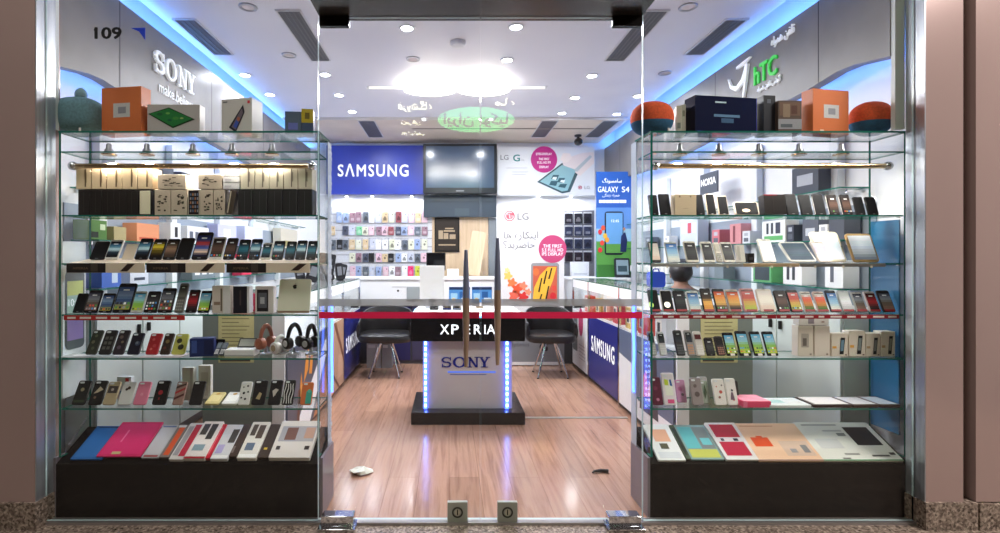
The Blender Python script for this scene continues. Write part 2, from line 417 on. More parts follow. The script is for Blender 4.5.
b = MB(); b.box(-2.155, 2.625, 2.082, -2.122, 2.65, 4.3, M((226, 232, 232), .4)); struct(b.build('trim_5', smooth=False), 'pale upright jamb beside the lower phone poster')
b = MB(); b.rbox(1.694, .34, .5, noise_mat('dark_header', (60, 58, 56), (76, 72, 68), 2, .25, .5), r=.004); 
lin_ = struct(b.build('lintel', None, (DC, 2.10, 2.655), smooth=False), 'dark header box above the glass doors')
b = MB(); b.box(-2.1, 2.535, -.002, 2.44, 2.585, .012, M((176, 172, 172), .3, .8)); struct(b.build('trim_6', smooth=False), 'flat metal threshold under the shop front')
# fixed panes
for nm, x0, x1 in (('window_1', -2.115, -.688), ('window_2', 1.018, 2.435)):
    b = MB(); b.box(x0, 2.553, .013, x1, 2.563, 4.25, GLASS, M((190, 214, 216), .2), 'y'); struct(b.build(nm, smooth=False))
# number and emblem stuck on the fixed pane
t = text(None, '109', wx(108, 2.552), wz(33, 2.552), 26/190.8, 11/190.8, M((12, 12, 16), .6), 0, .03, .0015, name='door_number')
_h = 11/190.8; _b = MB(); _x = wx(96.5, 2.552); _z = wz(33, 2.552); _b.poly([(_x-.014, _z+_h*.18), (_x, _z+_h*.28), (_x+.006, _z+_h*.5), (_x-.002, _z+_h*.5), (_x-.014, _z+_h*.36)], M((12, 12, 16), .6), -.0012); _b.build('numeral_flag', t, smooth=False)
t.location = (0, 2.5532, 0); tag(t, 'black number 109 stuck on the tall glass', 'number')
b = MB(); b.prism([(wx(131, 2.55), wz(28, 2.55)), (wx(139, 2.55), wz(31.5, 2.55)), (wx(145, 2.55), wz(40, 2.55)), (wx(145, 2.55), wz(27.5, 2.55))], -.0012, .0012, M((30, 60, 190), .4))
tag(b.build('emblem', None, (0, 2.552, 0), smooth=False), 'small blue curved triangle emblem on the glass beside the number', 'emblem')
# doors
RED = M((222, 36, 84), .45); GREYST = frost_mat('grey_frost', (150, 152, 156), .8)
HANDLE = noise_mat('bronze_steel', (150, 124, 104), (176, 150, 128), 5, .4, .35, stretch=(1, 1, .6))
HANDLE2 = M((120, 126, 150), .35, .4)
def door(nm, x0, x1, hx, lx, px):
    ctr = (x0+x1)/2
    b = MB(); b.box(x0, 2.553, .02, x1, 2.563, 2.65, GLASS, M((200, 222, 222), .2), 'y'); d = struct(b.build(nm, smooth=False))
    def st(n, ya, yb, m):
        q = MB(); q.patch(x0+.002, wz(yb, 2.55), x1-.002, wz(ya, 2.55), m, 2.5515); q.build(n, d, smooth=False)
    st('frosted_stripe', 299, 306.3, GREYST); st('red_stripe', 312, 318.4, RED)
    z0, z1, xx = hx
    q = MB(); n = 22; zc = []
    path = []; rad = []
    for i in range(n+1):
        t = i/n; path.append((xx, 2.49 - .004*math.sin(PI*t), z0 + (z1-z0)*t)); rad.append(.0085 + .009*math.sin(PI*min(1, t*1.02))**.8)
    k = int(n*.62)
    q.tube(path[:k+1], rad[:k+1], HANDLE, 12); q.tube(path[k:], rad[k:], HANDLE2, 12)
    h = q.build('pull_handle', d)
    for zz in (z0 + .12, z1 - .12):
        q = MB(); q.tube([(xx, 2.49, zz), (xx, 2.553, zz)], .008, CHROME, 10); q.build('standoff', h)
    q = MB(); w = .105; q.rbox(w, .105, .02, M((168, 172, 166), .3, .8), r=.004, x=lx, z=.012, y=2.538)
    lk = q.build('floor_lock', d)
    q = MB(); q.lathe([(.026, 2.5375), (.028, 2.533), (.022, 2.533), (.02, 2.5375)], CHROME, lx, -.0 - .064, 20, 'y'); 
    q = MB()
    q.ringflat(lx, .064, .02, .029, M((70, 70, 66), .4, .7), 2.5365); q.disc(lx, .064, .013, .018, M((200, 196, 180), .3, .9), 2.536); q.patch(lx-.003, .05, lx+.003, .08, M((30, 30, 30)), 2.5355)
    q.build('key_cylinder', lk, smooth=False)
    q = MB(); q.rbox(.155, .055, .03, M((24, 22, 20), .25, .6), r=.003, x=px[0], z=2.6, y=2.54); q.build('top_patch', d)
    q = MB(); q.rbox(.165, .05, .06, CHROME, r=.006, x=px[1], z=.013, y=2.5); q.rbox(.19, .012, .1, CHROME, r=.003, x=px[1], z=.001, y=2.47)
    q.build('pivot_hinge', d)
    return d
door('door_1', -.684, .162, (wz(367, 2.49), wz(250, 2.49), wx(466, 2.49)), wx(457.5, 2.538), (-.60, -.575))
door('door_2', .168, 1.014, (wz(365, 2.49), wz(238, 2.49), wx(497.5, 2.49)), wx(507.5, 2.538), (.932, .905))

# ---------------------------------------------------------------- ceiling fittings
def cpt(px, py, z=ZC):
    Y = F*(z-EYE)/(CY-py); return (px-CX)*Y/F, Y
LAMP = M((255, 255, 252), .5, 0, 26., ec=(240, 246, 255))
TRIM = M((225, 226, 232), .3)
def downlight(px, py, on, label):
    x, y = cpt(px, py)
    y = min(y, YB-.12)
    zz = ZC - (.012 if y > 6.16 else 0)
    o = empty('downlight', label, 'ceiling light', (x, y, zz), 0, 'recessed ceiling spotlights')
    b = MB(); b.lathe([(.044, -.002), (.044, -.006), (.060, -.006), (.064, -.001), (.064, 0), (.03, 0)], TRIM if on else M((150, 150, 158), .3, .6), n=20); b.build('trim_ring', o)
    b = MB(); n = 16
    b.add([(.044*math.cos(2*PI*i/n), .044*math.sin(2*PI*i/n), -.003) for i in range(n)], [tuple(reversed(range(n)))], LAMP if on else M((190, 176, 176), .2, .3)); b.build('lens', o, smooth=False)
    if on: light_area('bulb_light', (x, y, zz-.02), .07, 9 if -1.75 < x < 2.0 else 3, (.92, .94, 1.0))
    return o
dl = [(407, 28, 1, 'lit spotlight close to the dark header, first of the pair'), (516, 27, 1, 'lit spotlight close to the dark header, second of the pair'),
      (507, 60, 1, 'lit spotlight between the header and the long bright lamp'), (325, 74.5, 1, 'lit spotlight just beside the door edge, above the left cabinet corner'),
      (339, 95, 1, 'lit spotlight left of the long lamp, one row further in'), (352, 111.6, 1, 'lit spotlight left of the long lamp, near the back vent'),
      (592, 75.6, 1, 'lit spotlight just behind the vent by the door, right side'), (575, 97.6, 1, 'lit spotlight right of the long lamp, second row in'),
      (562, 113, 1, 'lit spotlight right of the long lamp, near the back vents'), (617, 114, 1, 'lit spotlight over the outer back vent'),
      (638, 96, 1, 'lit spotlight just above the orange plush by the door'), (424, 118, 1, 'lit spotlight in front of the beige strip, above the blue lightbox'),
      (491, 118, 1, 'lit spotlight in front of the beige strip, above the television'), (413, 59, 0, 'unlit spotlight with a dark ring before the long lamp'),
      (245, 75, 1, 'lit spotlight over the tablet boxes beside the blue cove'), (270, 94.5, 1, 'lit spotlight beside the blue cove, behind the white tablet box'),
      (248, 7, 0, 'unlit spotlight at the top edge near the left cove'), (289, 55, 0, 'unlit spotlight beside the dark vent near the left side'),
      (688, 7, 0, 'unlit spotlight at the top edge near the right cove'), (665, 73, 0, 'unlit spotlight with dark ring above the second plush')]
for d in dl: downlight(*d)
VENT = M((86, 88, 94), .5); VFR = M((206, 206, 212), .4)
def vent(x0, x1, y0, y1, label):
    zz = ZC - (.0125 if y0 > 6.1 else .0005)
    o = empty('ceiling_vent', label, 'vent', ((x0+x1)/2, (y0+y1)/2, zz), 0, 'linear ceiling vents')
    w, h = (x1-x0)/2, (y1-y0)/2
    b = MB(); t = .012
    for q in ((-w-t, -h-t, -w, h+t), (w, -h-t, w+t, h+t), (-w, -h-t, w, -h), (-w, h, w, h+t)): b.box(q[0], q[1], -.008, q[2], q[3], 0, VFR)
    b.build('frame', o, smooth=False)
    b = MB(); b.box(-w, -h, -.003, w, h, -.001, VENT)
    n = max(3, int(2*w/.03))
    for i in range(n): xx = -w + 2*w*(i+.5)/n; b.box(xx-.003, -h, -.007, xx+.003, h, -.003, M((112, 112, 118), .5))
    b.build('louvres', o, smooth=False)
vent(-1.225, -1.065, 3.47, 4.35, 'long dark ceiling vent beside the header, left side')
vent(1.40, 1.56, 3.47, 4.35, 'long dark ceiling vent beside the header, right side')
vent(-2.03, -1.88, 3.60, 4.22, 'blue-tinged ceiling vent along the left cove')
vent(2.05, 2.2, 3.60, 4.22, 'blue-tinged ceiling vent along the right cove')
for px0, px1, py0, py1, lab in ((362, 381, 120, 137, 'small vent in the beige strip above the blue lightbox'), (536, 549, 122, 138, 'small vent in the beige strip above the phone lightbox'), (592, 606, 124, 136, 'small vent in the beige strip nearest the right wall')):
    xa, ya = cpt((px0+px1)/2, (py0+py1)/2); vent(xa-.1, xa+.1, 6.25, 7.1, lab)
# long lamp in the middle of the ceiling
o = empty('ceiling_lamp', 'long bright ceiling lamp with a slim white rail', 'ceiling lamp', (.08, 4.92, ZC))
b = MB(); b.tube([(-.9, 0, -.05), (.9, 0, -.05)], .013, M((244, 240, 232), .3, 0, .6), 10); b.ell((-.9, 0, -.05), (.02, .02, .02), TRIM, 10, 6); b.ell((.9, 0, -.05), (.02, .02, .02), TRIM, 10, 6); b.build('rail', o)
for sx in (-1, 1):
    b = MB(); b.ell((.27*sx, 0, -.07), (.27, .13, .05), M((255, 250, 240), .5, 0, 16., ec=(255, 246, 232)), 24, 10); b.build('shade', o)
b = MB(); b.lathe([(.05, 0), (.05, -.03), (.02, -.05), (.005, -.05)], CHROME); b.build('ceiling_rose', o)
light_area('lamp_light', (.08, 4.92, ZC-.15), 1.0, 45, (1, .965, .93), shape='RECTANGLE', sy=.25)
x, y = cpt(458, 42)
o = empty('smoke_detector', 'round white detector on the ceiling between the front spotlights', 'detector', (x, y, ZC))
b = MB(); b.lathe([(.065, 0), (.065, -.015), (.05, -.035), (.02, -.04), (.003, -.04)], TRIM); b.build('body', o)
b = MB(); b.lathe([(.058, -.018), (.06, -.021), (.052, -.026)], M((120, 120, 126))); b.build('slot_ring', o)
o = empty('security_camera', 'small dark camera under the ceiling above the tall blue phone poster', 'camera', (wx(578, 7.0), 7.0, ZC-.012))
b = MB(); b.lathe([(.05, 0), (.05, -.02), (.02, -.03), (.018, -.06), (.003, -.06)], M((60, 60, 64), .4)); b.build('mount', o)
b = MB(); b.ell((0, -.02, -.1), (.06, .08, .055), GLOSSBLACK); b.build('housing', o)
b = MB(); b.lathe([(.03, -.1), (.032, -.095), (.02, -.09)], M((150, 150, 156), .2, .8), 0, .12, 16, 'y'); b.build('lens', o)

# ================================================================ INSIDE THE SHOP
BLUE = M((36, 58, 160), .25, 0, .18); SAMW = M((244, 246, 252), .4, 0, .3)
def samsung(parent, cx, cz, w, h, m=SAMW, y=-.003):
    return text(parent, 'SΛMSUNG', cx, cz, w, h, m, y, .02, spacing=1.2)
# --- back wall: light boxes
def lightbox(w, h, x, z, y, m, label, prints=(), d=.1):
    o = board('lightbox_sign', w, h, d, m, (x, y, z), 0, prints); tag(o, label, 'sign'); return o
SIGNB = noise_mat('lightbox_blue', (40, 60, 172), (48, 72, 190), 2, .3)
o = lightbox(1.47, .735, -1.115, 2.335, 7.35, SIGNB, 'glossy blue lightbox sign with white lettering on the back wall')
samsung(o, -.03, .36, 1.06, .185)
LBW = M((226, 229, 234), .3, 0, .08)
o = lightbox(1.47, .73, 1.465, 2.315, 7.35, LBW, 'white lightbox sign with a pink disc and a hand-held phone')
b = MB(); PX = lambda px: wx(px, 7.35) - 1.465
PZ = lambda py: wz(py, 7.35) - 2.315
b.disc(PX(544), PZ(159.5), .2, .2, M((188, 40, 130), .4, 0, .15), -.002, 28)
b.build('pink_disc', o, smooth=False)
tb = MB()
for i, (s_, zz, ww) in enumerate((('EYES-DISPLAY', 154, .24), ('THE FIRST', 159, .16), ('FULL HD IPS', 162.5, .2), ('DISPLAY', 167, .14))): text(None, s_, PX(544), PZ(zz), ww, .035, SAMW, -.003, .004, mb=tb)
GREYT = M((140, 144, 150), .5)
text(None, 'LG', PX(504.5), PZ(157.5), .12, .075, GREYT, -.002, .01, mb=tb); text(None, 'G', PX(516.5), PZ(158), .1, .1, M((60, 140, 140), .4), -.002, .02, mb=tb); text(None, 'Pro', PX(523), PZ(160), .04, .03, GREYT, -.002, mb=tb)
for zz, x0, x1 in ((168, 506, 527), (172, 512, 528), (174.5, 512, 526), (191, 502, 522)): tb.patch(PX(x0), PZ(zz)-.006, PX(x1), PZ(zz)+.006, M((206, 208, 212)), -.002)
tb.build('lettering', o, smooth=False)
b = MB()
def P7(pts): return [(PX(a), PZ(c)) for a, c in pts]
b.poly(P7([(537, 182), (562, 193.5), (570, 192), (579, 171), (576, 165), (562, 163)][::1]), M((70, 96, 104), .3), -.002)
b.poly(P7([(540, 181.5), (562, 191.5), (567.5, 190.5), (576, 170), (562, 165)]), M((150, 196, 204), .3), -.003)
for q in ((551, 175, 557, 179), (557, 178, 563, 182), (549, 181, 556, 185), (558, 184, 565, 187)): b.poly(P7([(q[0], q[3]), (q[2], q[3]+1), (q[2]+2, q[1]), (q[0]+2, q[1])]), M((60, 100, 112), .3), -.004)
for q in ((552, 177, 556, 179), (560, 180, 564, 182)): b.poly(P7([(q[0], q[3]), (q[2], q[3]+1), (q[2]+1, q[1]), (q[0]+1, q[1])]), M((235, 245, 246), .3), -.005)
b.build('printed_phone', o, smooth=False)
b = MB(); SK = M((232, 220, 218), .4, 0, .1)
b.poly(P7([(563, 165), (572, 170), (580, 176), (590, 167), (594, 163), (594, 152), (582, 153), (570, 157), (562, 158)]), SK, -.0022)
b.poly(P7([(560, 160), (566, 163), (572, 158), (570, 153.5), (563, 153)]), M((240, 228, 224), .4, 0, .1), -.0026)
b.poly(P7([(574, 170), (577, 172), (592, 157), (590, 155)]), M((196, 206, 210), .4), -.003)
b.build('printed_hand', o, smooth=False)
b = MB(); lg_logo(b, PX(580), PZ(187.5), .03); text(None, 'LG', PX(587), PZ(187.5), .075, .045, GREYT, -.002, .015, mb=b); b.build('logo', o, smooth=False)
# small lights under the boxes
for i, px in enumerate((345, 371, 411, 540, 573)):
    o = empty('wall_spotlight', 'small spotlight under the %s lightbox, %s along' % (('blue', ORD[i]) if i < 3 else ('white', ORD[i-3])), 'spotlight', (wx(px, 7.3), 7.42, 2.31), 0, 'spotlights under the lightboxes')
    b = MB(); b.lathe([(.03, .02), (.03, 0), (.022, -.002)], TRIM, n=14); b.build('ring', o)
    b = MB(); b.lathe([(.022, -.002), (.012, -.008), (.002, -.01)], LAMP, n=12); b.build('bulb', o)
    light_area('bulb_light', (wx(px, 7.3), 7.40, 2.28), .05, 3, (.95, .97, 1))
# television and what hangs under it
o = empty('tv_set', 'large dark glossy television high on the back wall', 'television', (wx(460, 7.2), 7.2, 2.325))
b = MB(); b.rbox(1.09, .735, .07, M((30, 36, 44), .25), r=.012); b.build('body', o)
b = MB(); b.patch(-.505, .085, .505, .70, noise_mat('tv_panel', (62, 80, 104), (72, 92, 116), .8, .16)); b.build('screen', o, smooth=False)
b = MB(); b.patch(-.06, .03, .06, .045, M((130, 136, 142), .3)); b.build('badge', o, smooth=False)
b = MB(); b.box(-.2, .07, .2, .2, .13, .5, BLACK); b.build('wall_bracket', o, smooth=False)
o = empty('equipment_panel', 'dark panel with a small screen below the television', 'panel', (wx(460, 7.36), 7.36, 1.99))
b = MB(); b.box(-.1, .05, .1, .1, .145, .2, BLACK); b.build('wall_bracket', o, smooth=False)
b = MB(); b.rbox(1.1, .33, .06, M((62, 74, 86), .35), r=.004); b.build('panel', o)
b = MB(); b.patch(-.5, .24, .5, .30, M((70, 82, 90), .3)); b.patch(-.08, .02, .14, .13, M((84, 96, 104), .2)); b.build('front_plate', o, smooth=False)
BWOOD = noise_mat('beige_wood', (196, 170, 140), (212, 188, 158), 3, .4, stretch=(6, 6, .6))
o = board('wood_door', .86, 1.998, .04, BWOOD, (.17, 7.459, .002), 0); tag(o, 'pale wood panel door in the back wall below the television', 'panel')
o = empty('framed_picture', 'dark framed notice hanging on the pale wood panel', 'picture', (wx(447, 7.4), 7.4385, 1.46))
b = MB(); b.rbox(.38, .53, .02, M((34, 32, 30), .3), r=.003); b.build('frame', o)
b = MB(); b.patch(-.165, .03, .165, .5, M((52, 46, 42), .3)); 
for q in ((-.13, .2, -.06, .33), (-.05, .2, .02, .29), (.04, .2, .13, .27), (-.05, .31, .12, .335), (-.03, .35, .1, .37), (-.13, .1, .13, .12)): b.patch(q[0], q[1], q[2], q[3], M((170, 150, 124), .4), -.0012)
b.build('print', o, smooth=False)
b = MB(); b.rbox(.12, 1.978, .028, M((150, 158, 164), .3, .6), r=.003); tag(b.build('metal_upright', None, (wx(493, 7.4), 7.4715, .002)), 'grey metal upright beside the pale wood panel', 'post')
# leaning board and clutter on the back counter
CT = 1.115
o = board('wood_board', .2, .62, .02, BWOOD, (.33, 6.80, CT+.02), .0, rx=-.12); o.rotation_euler = (-.12, .16, 0); tag(o, 'narrow tilted wood board leaning behind the door handles', 'board')
o = empty('desk_monitor', 'black desk monitor beside the white card on the back counter', 'monitor', (wx(436, 6.6), 6.6, CT+.001))
b = MB(); b.rbox(.26, .24, .03, BLACK, r=.008, z=.09, y=-.02); b.build('housing', o)
b = MB(); b.patch(-.115, .105, .115, .315, DARKSCR, -.021); b.build('screen', o, smooth=False)
b = MB(); b.rbox(.05, .1, .03, BLACK, r=.004); b.build('neck', o)
b = MB(); b.lathe([(.09, 0), (.09, .008), (.03, .014), (.01, .014)], BLACK); b.build('foot', o)
o = board('white_card', .15, .11, .02, WHITE, (wx(453, 6.5), 6.5, CT+.002), 0); tag(o, 'small white box on the back counter beside a black monitor', 'box')
# --- hanging phone cases on the slatted back wall
b = MB(); b.rbox(1.62, 2.148, .028, M((206, 208, 214), .4), r=.003)
for i in range(8): b.patch(-.81, 1.158 + i*.125, .81, 1.173 + i*.125, M((160, 162, 170), .4))
tag(b.build('slat_panel', None, (wx(379, 7.45), 7.4715, .002), smooth=False), 'pale slatted wall panel behind the hanging phone cases', 'panel')
PAL = [((236, 238, 242), 'white'), ((190, 196, 214), 'pale lilac'), ((76, 82, 100), 'navy'), ((222, 188, 202), 'pale pink'), ((150, 168, 206), 'light blue'), ((34, 36, 40), 'black'), ((214, 216, 196), 'cream'),
       ((146, 116, 130), 'mauve'), ((230, 60, 120), 'hot pink'), ((200, 206, 80), 'lime'), ((206, 184, 150), 'tan'), ((96, 104, 116), 'slate'), ((120, 190, 150), 'mint'), ((150, 84, 92), 'dark red')]
rows = [(209.6, 223), (224.3, 235.5), (237, 250), (251.3, 262.5), (263.8, 277)]
rnd = random.Random(11)
wts = [5, 5, 3, 3, 4, 2, 4, 2, .0, .0, 1, 4, .6, .4]
def hang_pack(x, z0, w, h, yb, col, label, group, cw=None):
    b = MB(); b.rbox(w, h, .004, M((196, 198, 206), .3), r=.006, c=.0008)
    o = b.build('case_pack', None, (x, yb-.02, z0)); tag(o, label, 'phone case', group)
    b = MB(); b.rbox(w*.93, h*.84, .012, M(col, .35), r=.010, x=0, z=h*.03, y=-.013)
    b.disc(w*.18, h*.68, .008, .008, M((30, 30, 34), .3), -.0135, 10)
    k = rnd.random(); c2 = tuple(min(255, int(v*.6+90)) if k < .5 else int(v*.6) for v in col)
    if k < .75: b.patch(-w*.28, h*.2, w*.28, h*.42, M(c2, .4), -.0137)
    if k > .4: b.disc(0, h*.45, w*.18, w*.2, M(c2, .4), -.0138, 10)
    b.build('case', o)
    b = MB(); b.tube([(0, -.02, h*.93), (0, .021, h*.93)], .003, CHROME, 6); b.build('peg', o, smooth=False)
    return o
for r, (ya, yb_) in enumerate(rows):
    for c in range(15):
        if (r == 0 and c == 0) or (r == 1 and c in (1,)) or (r >= 3 and c < 3): continue
        px = 332.5 + c*6.55 + rnd.uniform(-.6, .6)
        col, cn = rnd.choices(PAL, wts)[0]
        if r == 4 and c == 12: col, cn = PAL[8]
        if r == 4 and c == 13: col, cn = PAL[9]
        if r == 1 and c == 4: col, cn = PAL[12]
        if r == 1 and c == 0: col, cn = PAL[10]
        h = (yb_-ya)*7.43/F*rnd.uniform(.88, .98)
        hang_pack(wx(px, 7.43), wz(yb_, 7.43), .092, h, 7.472, col, '%s phone case pack, %s row down, %s peg along on the slatted wall' % (cn, ORD[r], ORD[c]), 'phone cases on the slatted back wall')
b = MB(); b.rbox(.46, 2.098, .028, M((120, 122, 130), .4), r=.003); tag(b.build('slat_panel', None, (wx(579.5, 7.45), 7.4715, .002), smooth=False), 'small grey slatted panel between the tall white board and the blue poster', 'panel')
for r, (ya, yb_) in enumerate(((211, 224), (224.5, 236), (237, 249), (250, 262))):
    for c, px in enumerate((569, 578.5, 588)):
        col = [(40, 38, 46), (54, 60, 84), (50, 56, 78), (44, 36, 44)][r]
        h = (yb_-ya)*7.43/F*.94
        hang_pack(wx(px, 7.43), wz(yb_, 7.43), .125, h, 7.472, col, 'dark boxed phone case, %s row down, %s of three on the small grey panel' % (ORD[r], ORD[c]), 'dark boxed cases on the small grey panel')
o = board('white_box', .24, .2, .12, WHITE, (wx(580.5, 6.9), 6.9, CT+.001), 0, [(.1, .1, .9, .2, M((200, 204, 210)))]); tag(o, 'plain white box on the back counter under the dark boxed cases', 'box')
# tall LG board and Galaxy poster
LBW2 = M((226, 226, 230), .4)
o = board('poster_board', .86, 2.03, .02, LBW2, (wx(530.5, 6.20), 6.20, .012), 0, [(0, 0, 1, .235, M((130, 134, 142), .4)), (0, 0, 1, .02, M((222, 224, 228), .4), 1)])
tag(o, 'tall white poster board with a butterfly phone picture, behind the chair', 'poster')
QX = lambda px: wx(px, 6.2) - wx(530.5, 6.2)
QZ = lambda py: wz(py, 6.2) - .012
b = MB(); lg_logo(b, QX(509.5), QZ(216), .068, M((196, 90, 106), .4)); text(None, 'LG', QX(523), QZ(216.5), .14, .085, M((130, 130, 136), .4), -.002, .02, mb=b); b.build('logo', o, smooth=False)
b = MB(); GT = M((112, 112, 118), .4)
text(None, fa('اینکاره ها'), QX(521), QZ(236), .44, .12, GT, -.002, mb=b); text(None, fa('حاضرید؟'), QX(519), QZ(245.5), .40, .11, GT, -.002, mb=b)
text(None, 'Optimus', QX(519), QZ(345), .26, .07, M((84, 88, 98)), -.004, mb=b); text(None, 'G', QX(543.5), QZ(347), .1, .1, M((40, 42, 50)), -.004, .02, mb=b)
b.patch(QX(520), QZ(225), QX(535), QZ(222), M((225, 225, 228)), -.002)
b.build('lettering', o, smooth=False)
b = MB(); b.disc(QX(552.5), QZ(249), .178, .178, M((196, 74, 120), .4), -.0025, 28)
for s_, zz, ww in (('THE FIRST', 246, .24), ('5.5 FULL HD', 250, .27), ('IPS DISPLAY', 254, .27)): text(None, s_, QX(552.5), QZ(zz), ww, .04, SAMW, -.0035, .004, mb=b)
b.build('pink_disc', o, smooth=False)
b = MB(); b.rbox(QX(559)-QX(531), QZ(263)-QZ(302), .002, M((150, 150, 154), .3), r=.03, x=(QX(559)+QX(531))/2, z=QZ(302), y=-.003); 
b.patch(QX(533), QZ(301), QX(557), QZ(266), M((208, 100, 76), .3), -.0035)
b.poly([(QX(a), QZ(c)) for a, c in ((532.5, 301), (545, 301), (549, 290), (553, 280), (556.5, 267), (548, 267), (540, 275), (534, 288))], M((244, 190, 70), .3), -.004)
for q in ((538, 278, 541, 292), (543, 271, 546, 284), (548, 268, 551, 279), (545, 286, 548, 300), (539, 294, 541, 300)):
    b.poly([(QX(q[0]), QZ(q[3])), (QX(q[0]+1.6), QZ(q[3])), (QX(q[2]+1.4), QZ(q[1])), (QX(q[2]), QZ(q[1]))], M((40, 30, 26), .4), -.0045)
for px, py, r_, c in ((553, 296, .04, (214, 50, 60)), (536, 272, .04, (226, 120, 70)), (554, 288, .03, (224, 80, 70))): b.disc(QX(px), QZ(py), r_, r_*1.2, M(c, .4), -.0042, 12)
b.build('printed_phone', o, smooth=False)
b = MB()
for px, py, r_, c in ((508, 276, .05, (246, 200, 110)), (512, 283, .055, (240, 130, 80)), (517, 289, .06, (232, 90, 60)), (523, 286, .05, (240, 140, 110)), (514, 296, .06, (236, 110, 90)), (523, 297, .06, (224, 60, 60)), (528, 292, .04, (240, 150, 120)), (507, 270, .03, (250, 220, 150))):
    b.poly([(QX(px) + r_*(1+.28*math.cos(5*2*PI*i/20))*math.cos(2*PI*i/20), QZ(py) + r_*(1+.28*math.cos(5*2*PI*i/20))*math.sin(2*PI*i/20)) for i in range(20)], M(c, .4), -.003 - r_*.01)
b.build('printed_flowers', o, smooth=False)
o = board('phone_poster', .47, 1.41, .015, M((44, 92, 176), .3), (2.2, 6.5, CT+.001), 0, [(0, 0, 1, .34, M((86, 150, 70), .4)), (0, .34, 1, .46, M((150, 190, 214), .4)), (0, .46, 1, .66, M((92, 140, 206), .4)), (0, 0, 1, .12, M((58, 116, 52), .4), 1)])
tag(o, 'tall blue phone poster with green field beside the right wall', 'poster')
b = MB(); RX = lambda px: wx(px, 6.5) - 2.2
RZ = lambda py: wz(py, 6.5) - CT
text(None, fa('سامسونگ'), RX(612), RZ(181), .26, .075, SAMW, -.002, .01, mb=b); text(None, 'GALAXY', RX(608), RZ(189.5), .27, .075, SAMW, -.002, .005, mb=b); text(None, 'S4', RX(625.5), RZ(189.5), .1, .075, SAMW, -.002, mb=b)
text(None, fa('همراه زندگی'), RX(611), RZ(195.5), .23, .05, SAMW, -.002, mb=b)
for i in range(8): b.patch(RX(599)+i*.046, RZ(203), RX(599)+.04+i*.046, RZ(200), SAMW, -.002)
b.build('lettering', o, smooth=False)
b = MB(); b.rbox(.25, .58, .003, M((26, 32, 46), .3), r=.035, x=RX(614), z=RZ(255), y=-.004); b.patch(RX(606), RZ(253), RX(622.5), RZ(213), M((104, 160, 214), .3), -.0045); b.patch(RX(606), RZ(253), RX(622.5), RZ(244), M((96, 156, 74), .3), -.005)
text(None, '12:45', RX(615), RZ(221), .1, .035, SAMW, -.005, mb=b)
for px, py, c in ((600, 232, (222, 60, 70)), (603, 228, (230, 90, 60)), (605, 236, (240, 190, 70)), (602, 243, (226, 70, 60)), (600, 250, (214, 50, 60)), (607, 240, (240, 160, 60))): b.disc(RX(px), RZ(py), .028, .036, M(c, .4), -.0055, 12)
b.poly([(RX(a), RZ(c)) for a, c in ((620, 252), (626, 252), (627, 240), (625, 232), (621, 236))], M((30, 44, 92), .4), -.006); b.disc(RX(624), RZ(229), .018, .022, M((190, 140, 116), .4), -.006, 10)
b.build('printed_phone', o, smooth=False)
o = board('phone_mockup', .2, .26, .03, M((40, 44, 50), .3), (wx(623, 6.42), 6.42, CT+.001), 0, [(.1, .15, .9, .9, M((130, 150, 160), .2)), (.2, .3, .8, .6, M((60, 80, 90), .2), 1)], r=.02, rx=-.15); tag(o, 'big dark phone mock-up standing in front of the blue poster', 'display')

# --- counters
CWHITE = M((232, 234, 238), .3)
CGREY = M((128, 138, 134), .3)
def counter(xf, xb, label, ys, name='display_counter'):
    s = 1 if xb > xf else -1
    y0, y1 = 3.36, 6.2
    def bx(b, xa, ya, za, xb_, yb_, zb, m): b.box(min(xa, xb_), ya, za, max(xa, xb_), yb_, zb, m)
    o = empty(name, label, 'counter', ((xf+xb)/2, y0, 0)); off = Vector(o.location)
    def done(b, n):
        q = b.build(n, o, tuple(-off), smooth=False); return q
    b = MB(); bx(b, xf+.04*s, y0+.03, .0, xb-.02*s, y1, .05, M((60, 62, 66))); done(b, 'plinth')
    b = MB(); bx(b, xf+.014*s, y0+.012, .05, xb, y1, .74, CWHITE); bx(b, xb-.02*s, y0+.012, .74, xb, y1, 1.1, CWHITE); done(b, 'carcass')
    b = MB(); bx(b, xf, y0, 1.01, xf+.025*s, y1, 1.105, M((240, 242, 246), .3)); done(b, 'top_rail')
    b = MB(); b.box(min(xf, xb), y0, 1.106, max(xf, xb), y1, 1.116, GLASS, EDGE, 'z'); done(b, 'glass_top')
    b = MB(); b.box(min(xf+.006*s, xf+.012*s), y0+.02, .74, max(xf+.006*s, xf+.012*s), y1, 1.01, GLASS); done(b, 'glass_front')
    for yy in ys + [y1-.01]:
        b = MB(); bx(b, xf-.006*s, yy-.014, .0, xf+.014*s, yy+.014, 1.106, CHROME); done(b, 'post')
    b = MB(); bx(b, xf, y0-.002, .0, xf+.085*s, y0+.012, 1.105, M((238, 240, 246), .3)); done(b, 'end_post')
    b = MB(); bx(b, xf+.09*s, y0, .05, xb+(.11 if s > 0 else .04)*s, y0+.012, 1.06, CGREY); done(b, 'end_panel')
    return o, off
cl, offl = counter(-1.134, -1.66, 'white display counter with poster panels along the left wall', [4.50, 5.24])
cr, offr = counter(1.572, 1.985, 'white display counter with poster panels along the right wall', [4.50, 5.49])
def panel(c, off, xf, ya, yb, m, prints, lab, sgn):
    o = board('poster_panel', abs(yb-ya), .68, .008, m, tuple(Vector((xf-.0*sgn, (ya+yb)/2, .055))-off), PI/2 if sgn > 0 else -PI/2, prints, c); plabel(o, lab); return o
xl, xr = -1.128, 1.566
NAVY = M((38, 44, 120), .25)
p = panel(cl, offl, xl, 5.27, 6.17, NAVY, [], 'blue poster panel with white lettering', 1); samsung(p, 0, .36, .78, .17)
p = panel(cl, offl, xl, 4.53, 5.21, M((176, 142, 120), .4), [], 'brown printed poster panel', 1)
b = MB()
